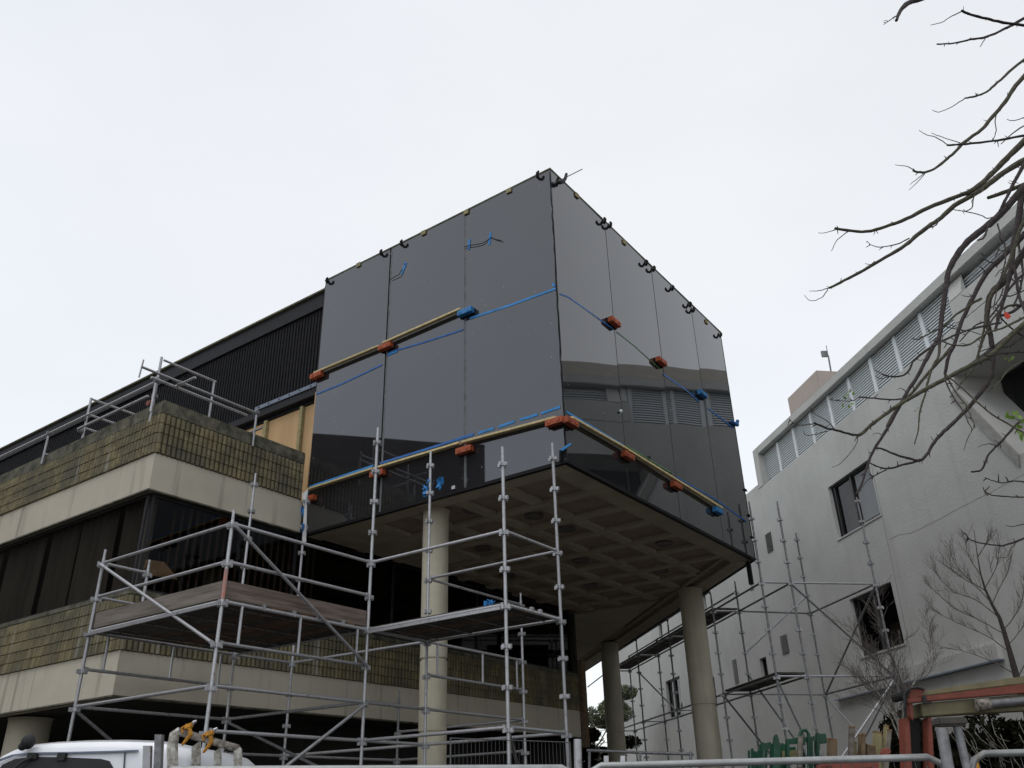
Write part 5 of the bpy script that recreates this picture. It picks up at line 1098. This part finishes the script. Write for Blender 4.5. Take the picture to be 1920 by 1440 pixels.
# bare tree before the street building
DB = 15.0
def pd(x, y, D=DB): return at(x, y, D)
t2 = thing('bare_tree', 'slender bare tree with upswept fine twigs against the pale wall at far right', 'tree', Vector((pd(1912,1300).x, pd(1912,1300).y, 0)), 'bare trees by the pale building')
base = Vector((pd(1914,1300).x, pd(1914,1300).y, 0)); TRK = [base, pd(1908,1275), pd(1901,1250), pd(1893,1220), pd(1882,1182), pd(1874,1158), pd(1860,1133), pd(1847,1104), pd(1839,1077), pd(1833,1044), pd(1829,1015), pd(1826,992)]
MB().tube(TRK, [.07,.055,.05,.043,.037,.031,.025,.019,.013,.009,.006,.003], 9).build('trunk', M['bark'], t2, smooth=True)
rs = random.Random(5)
LIMB = [[(1893,1222),(1850,1192),(1800,1170),(1760,1150),(1745,1138)],[(1885,1190),(1840,1165),(1790,1140),(1757,1112),(1745,1102)],[(1876,1160),(1830,1125),(1790,1110),(1762,1085),(1752,1065)],[(1862,1135),(1830,1100),(1800,1080),(1783,1065),(1780,1050)],[(1850,1110),(1815,1085),(1790,1055),(1783,1035)],[(1882,1182),(1905,1150),(1918,1120),(1921,1090)],[(1890,1210),(1915,1180),(1930,1150)],[(1860,1133),(1875,1100),(1890,1070),(1896,1040)],[(1847,1104),(1865,1070),(1872,1045),(1874,1020)],[(1839,1077),(1820,1050),(1812,1030),(1810,1010)],[(1833,1044),(1848,1020),(1852,1005)],[(1905,1265),(1870,1245),(1820,1225),(1780,1215)],[(1908,1270),(1930,1230),(1945,1200)]]
for lm in LIMB:
    mb = MB(); P_ = px_branch(lm, (2.1,.8), DB, DB+rs.uniform(-1,1), mb, 5, rs=rs)
    for k in range(3, len(P_), 2):
        d = (P_[k]-P_[k-1]).normalized()
        for _ in range(2): grow(mb, P_[k], d+Vector((rs.uniform(-.7,.7), rs.uniform(-.7,.7), rs.uniform(-.1,.9))), rs.uniform(.14,.32), .0045, 1, rs, minr=.0022)
    mb.build('branch', M['twig'], t2)
# pale-barked shrubby tree
DS = 12.5
t3 = thing('bare_tree', 'pale-trunked bare tree with a haze of brown twigs left of the crane', 'tree', Vector((at(1700,1400,DS).x, at(1700,1400,DS).y, 0)), 'bare trees by the pale building')
b0 = Vector((at(1703,1400,DS).x, at(1703,1400,DS).y, 0)); stems = [[(1700,1432),(1690,1390),(1680,1350),(1662,1320),(1640,1290),(1622,1255)],[(1702,1430),(1700,1380),(1697,1330),(1690,1280),(1668,1225),(1662,1190)],[(1698,1420),(1692,1350),(1703,1300),(1738,1240),(1748,1200)],[(1690,1395),(1672,1350),(1655,1330),(1640,1300)],[(1697,1400),(1680,1340),(1668,1290),(1650,1255),(1640,1215)]]
mb = MB(); mb.tube([b0, at(1703,1450,DS), at(1700,1425,DS), at(1694,1385,DS), at(1682,1345,DS)], [.07,.055,.05,.04,.03], 8); mb.build('trunk', M['bark_pale'], t3, smooth=True)
for i, sm_ in enumerate(stems):
    mb = MB(); P_ = px_branch(sm_, (4,1.2), DS, DS+rs.uniform(-.6,.6), mb, 5, rs=rs); mb.build('limb', M['bark_pale'] if i != 1 else M['twig'], t3)
    mb = MB()
    for k in range(5, len(P_), 2):
        d = (P_[k]-P_[k-1]).normalized(); grow(mb, P_[k], d+Vector((rs.uniform(-.8,.8), rs.uniform(-.8,.8), rs.uniform(-.2,.7))), rs.uniform(.26,.48), .005, 2, rs, minr=.0019, n=4)
    mb.build('twigs', M['twig'], t3, kind='stuff')

def foliage(name, c, rad, n, size, m, par, seed, clumps=14):
    rs = random.Random(seed); cl = []
    for _ in range(clumps):
        v = Vector((rs.gauss(0,1), rs.gauss(0,1), rs.gauss(0,1))).normalized()*rs.uniform(.35,1); cl.append((Vector((c[0]+v.x*rad[0], c[1]+v.y*rad[1], c[2]+v.z*rad[2])), rs.uniform(.22,.42)))
    mb = MB()
    for _ in range(n):
        cc, cr2 = rs.choice(cl); v = Vector((rs.gauss(0,1), rs.gauss(0,1), rs.gauss(0,1))).normalized()*(rs.random()**.4)*cr2; p = cc+Vector((v.x*rad[0], v.y*rad[1], v.z*rad[2]))
        a = Vector((rs.uniform(-1,1), rs.uniform(-1,1), rs.uniform(-1,1))).normalized()*size*rs.uniform(.6,1.3); b = a.cross(Vector((rs.uniform(-1,1), rs.uniform(-1,1), rs.uniform(-1,1)))).normalized()*size*.4
        mb.add([p-a, p+b, p+a, p-b], [(0,1,2,3)])
    return mb.build(name, M[m], par, kind='stuff')
def tree(px, py_top, py_mid, D, rad, label, m='leaf_gum', n=5000, size=.14, seed=1, cat='tree'):
    c = at(px, py_mid, D); t = thing('gum_tree', label, cat, Vector((c.x, c.y, 0)))
    MB().tube([Vector((c.x,c.y,0)), Vector((c.x+.2,c.y,c.z*.5)), Vector((c.x,c.y+.2,c.z))], [.2,.14,.04], 8).build('trunk', M['bark_pale'], t, smooth=True)
    mb = MB(); rs_ = random.Random(seed)
    for k in range(7):
        a = Vector((c.x, c.y, c.z*.55+k*.2)); mb.tube([a, a+Vector((rs_.uniform(-1,1)*rad[0]*.4, rs_.uniform(-1,1)*rad[1]*.4, rad[2]*.4)), a+Vector((rs_.uniform(-1,1)*rad[0]*.6, rs_.uniform(-1,1)*rad[1]*.6, rad[2]*.5))], [.05,.03,.01], 5)
    mb.build('limbs', M['bark_pale'], t); foliage('crown', c, rad, n, size, m, t, seed); return t
tree(1104, 1285, 1326, 48, (3.2, 2.6, 1.5), 'feathery grey-green gum tree seen through the gap under the box', seed=3, n=22000, size=.085)
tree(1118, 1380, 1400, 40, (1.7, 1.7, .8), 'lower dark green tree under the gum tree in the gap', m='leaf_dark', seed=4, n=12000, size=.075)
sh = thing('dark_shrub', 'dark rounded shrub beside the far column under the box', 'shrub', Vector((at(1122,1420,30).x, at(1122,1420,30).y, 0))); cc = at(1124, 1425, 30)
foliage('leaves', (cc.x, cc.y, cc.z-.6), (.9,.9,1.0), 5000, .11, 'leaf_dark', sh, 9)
hg = thing('dark_hedge', 'dark overgrown hedge behind the crane at the lower right', 'hedge', Vector((at(1850,1400,14).x, at(1850,1400,14).y, 0)))
for i, px in enumerate((1720, 1780, 1850, 1920, 1990)):
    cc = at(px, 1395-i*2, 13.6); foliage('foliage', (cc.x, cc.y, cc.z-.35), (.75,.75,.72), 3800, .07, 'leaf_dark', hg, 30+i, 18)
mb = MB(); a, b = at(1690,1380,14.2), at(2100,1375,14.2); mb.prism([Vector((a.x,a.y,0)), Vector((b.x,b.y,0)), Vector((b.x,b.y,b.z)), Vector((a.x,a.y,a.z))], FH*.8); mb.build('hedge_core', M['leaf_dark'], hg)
mb = MB(); rs = random.Random(8)
for k in range(26):
    x = rs.uniform(1760, 1930); y = rs.uniform(1345, 1410); px_branch([(x,y),(x+rs.uniform(10,22),y+rs.uniform(15,28)),(x+rs.uniform(24,45),y+rs.uniform(30,60))], (1.8,1.0), 12.9, 13.0, mb, 3, rs=rs)
mb.build('bare_stems', M['bark_pale'], hg, kind='stuff')
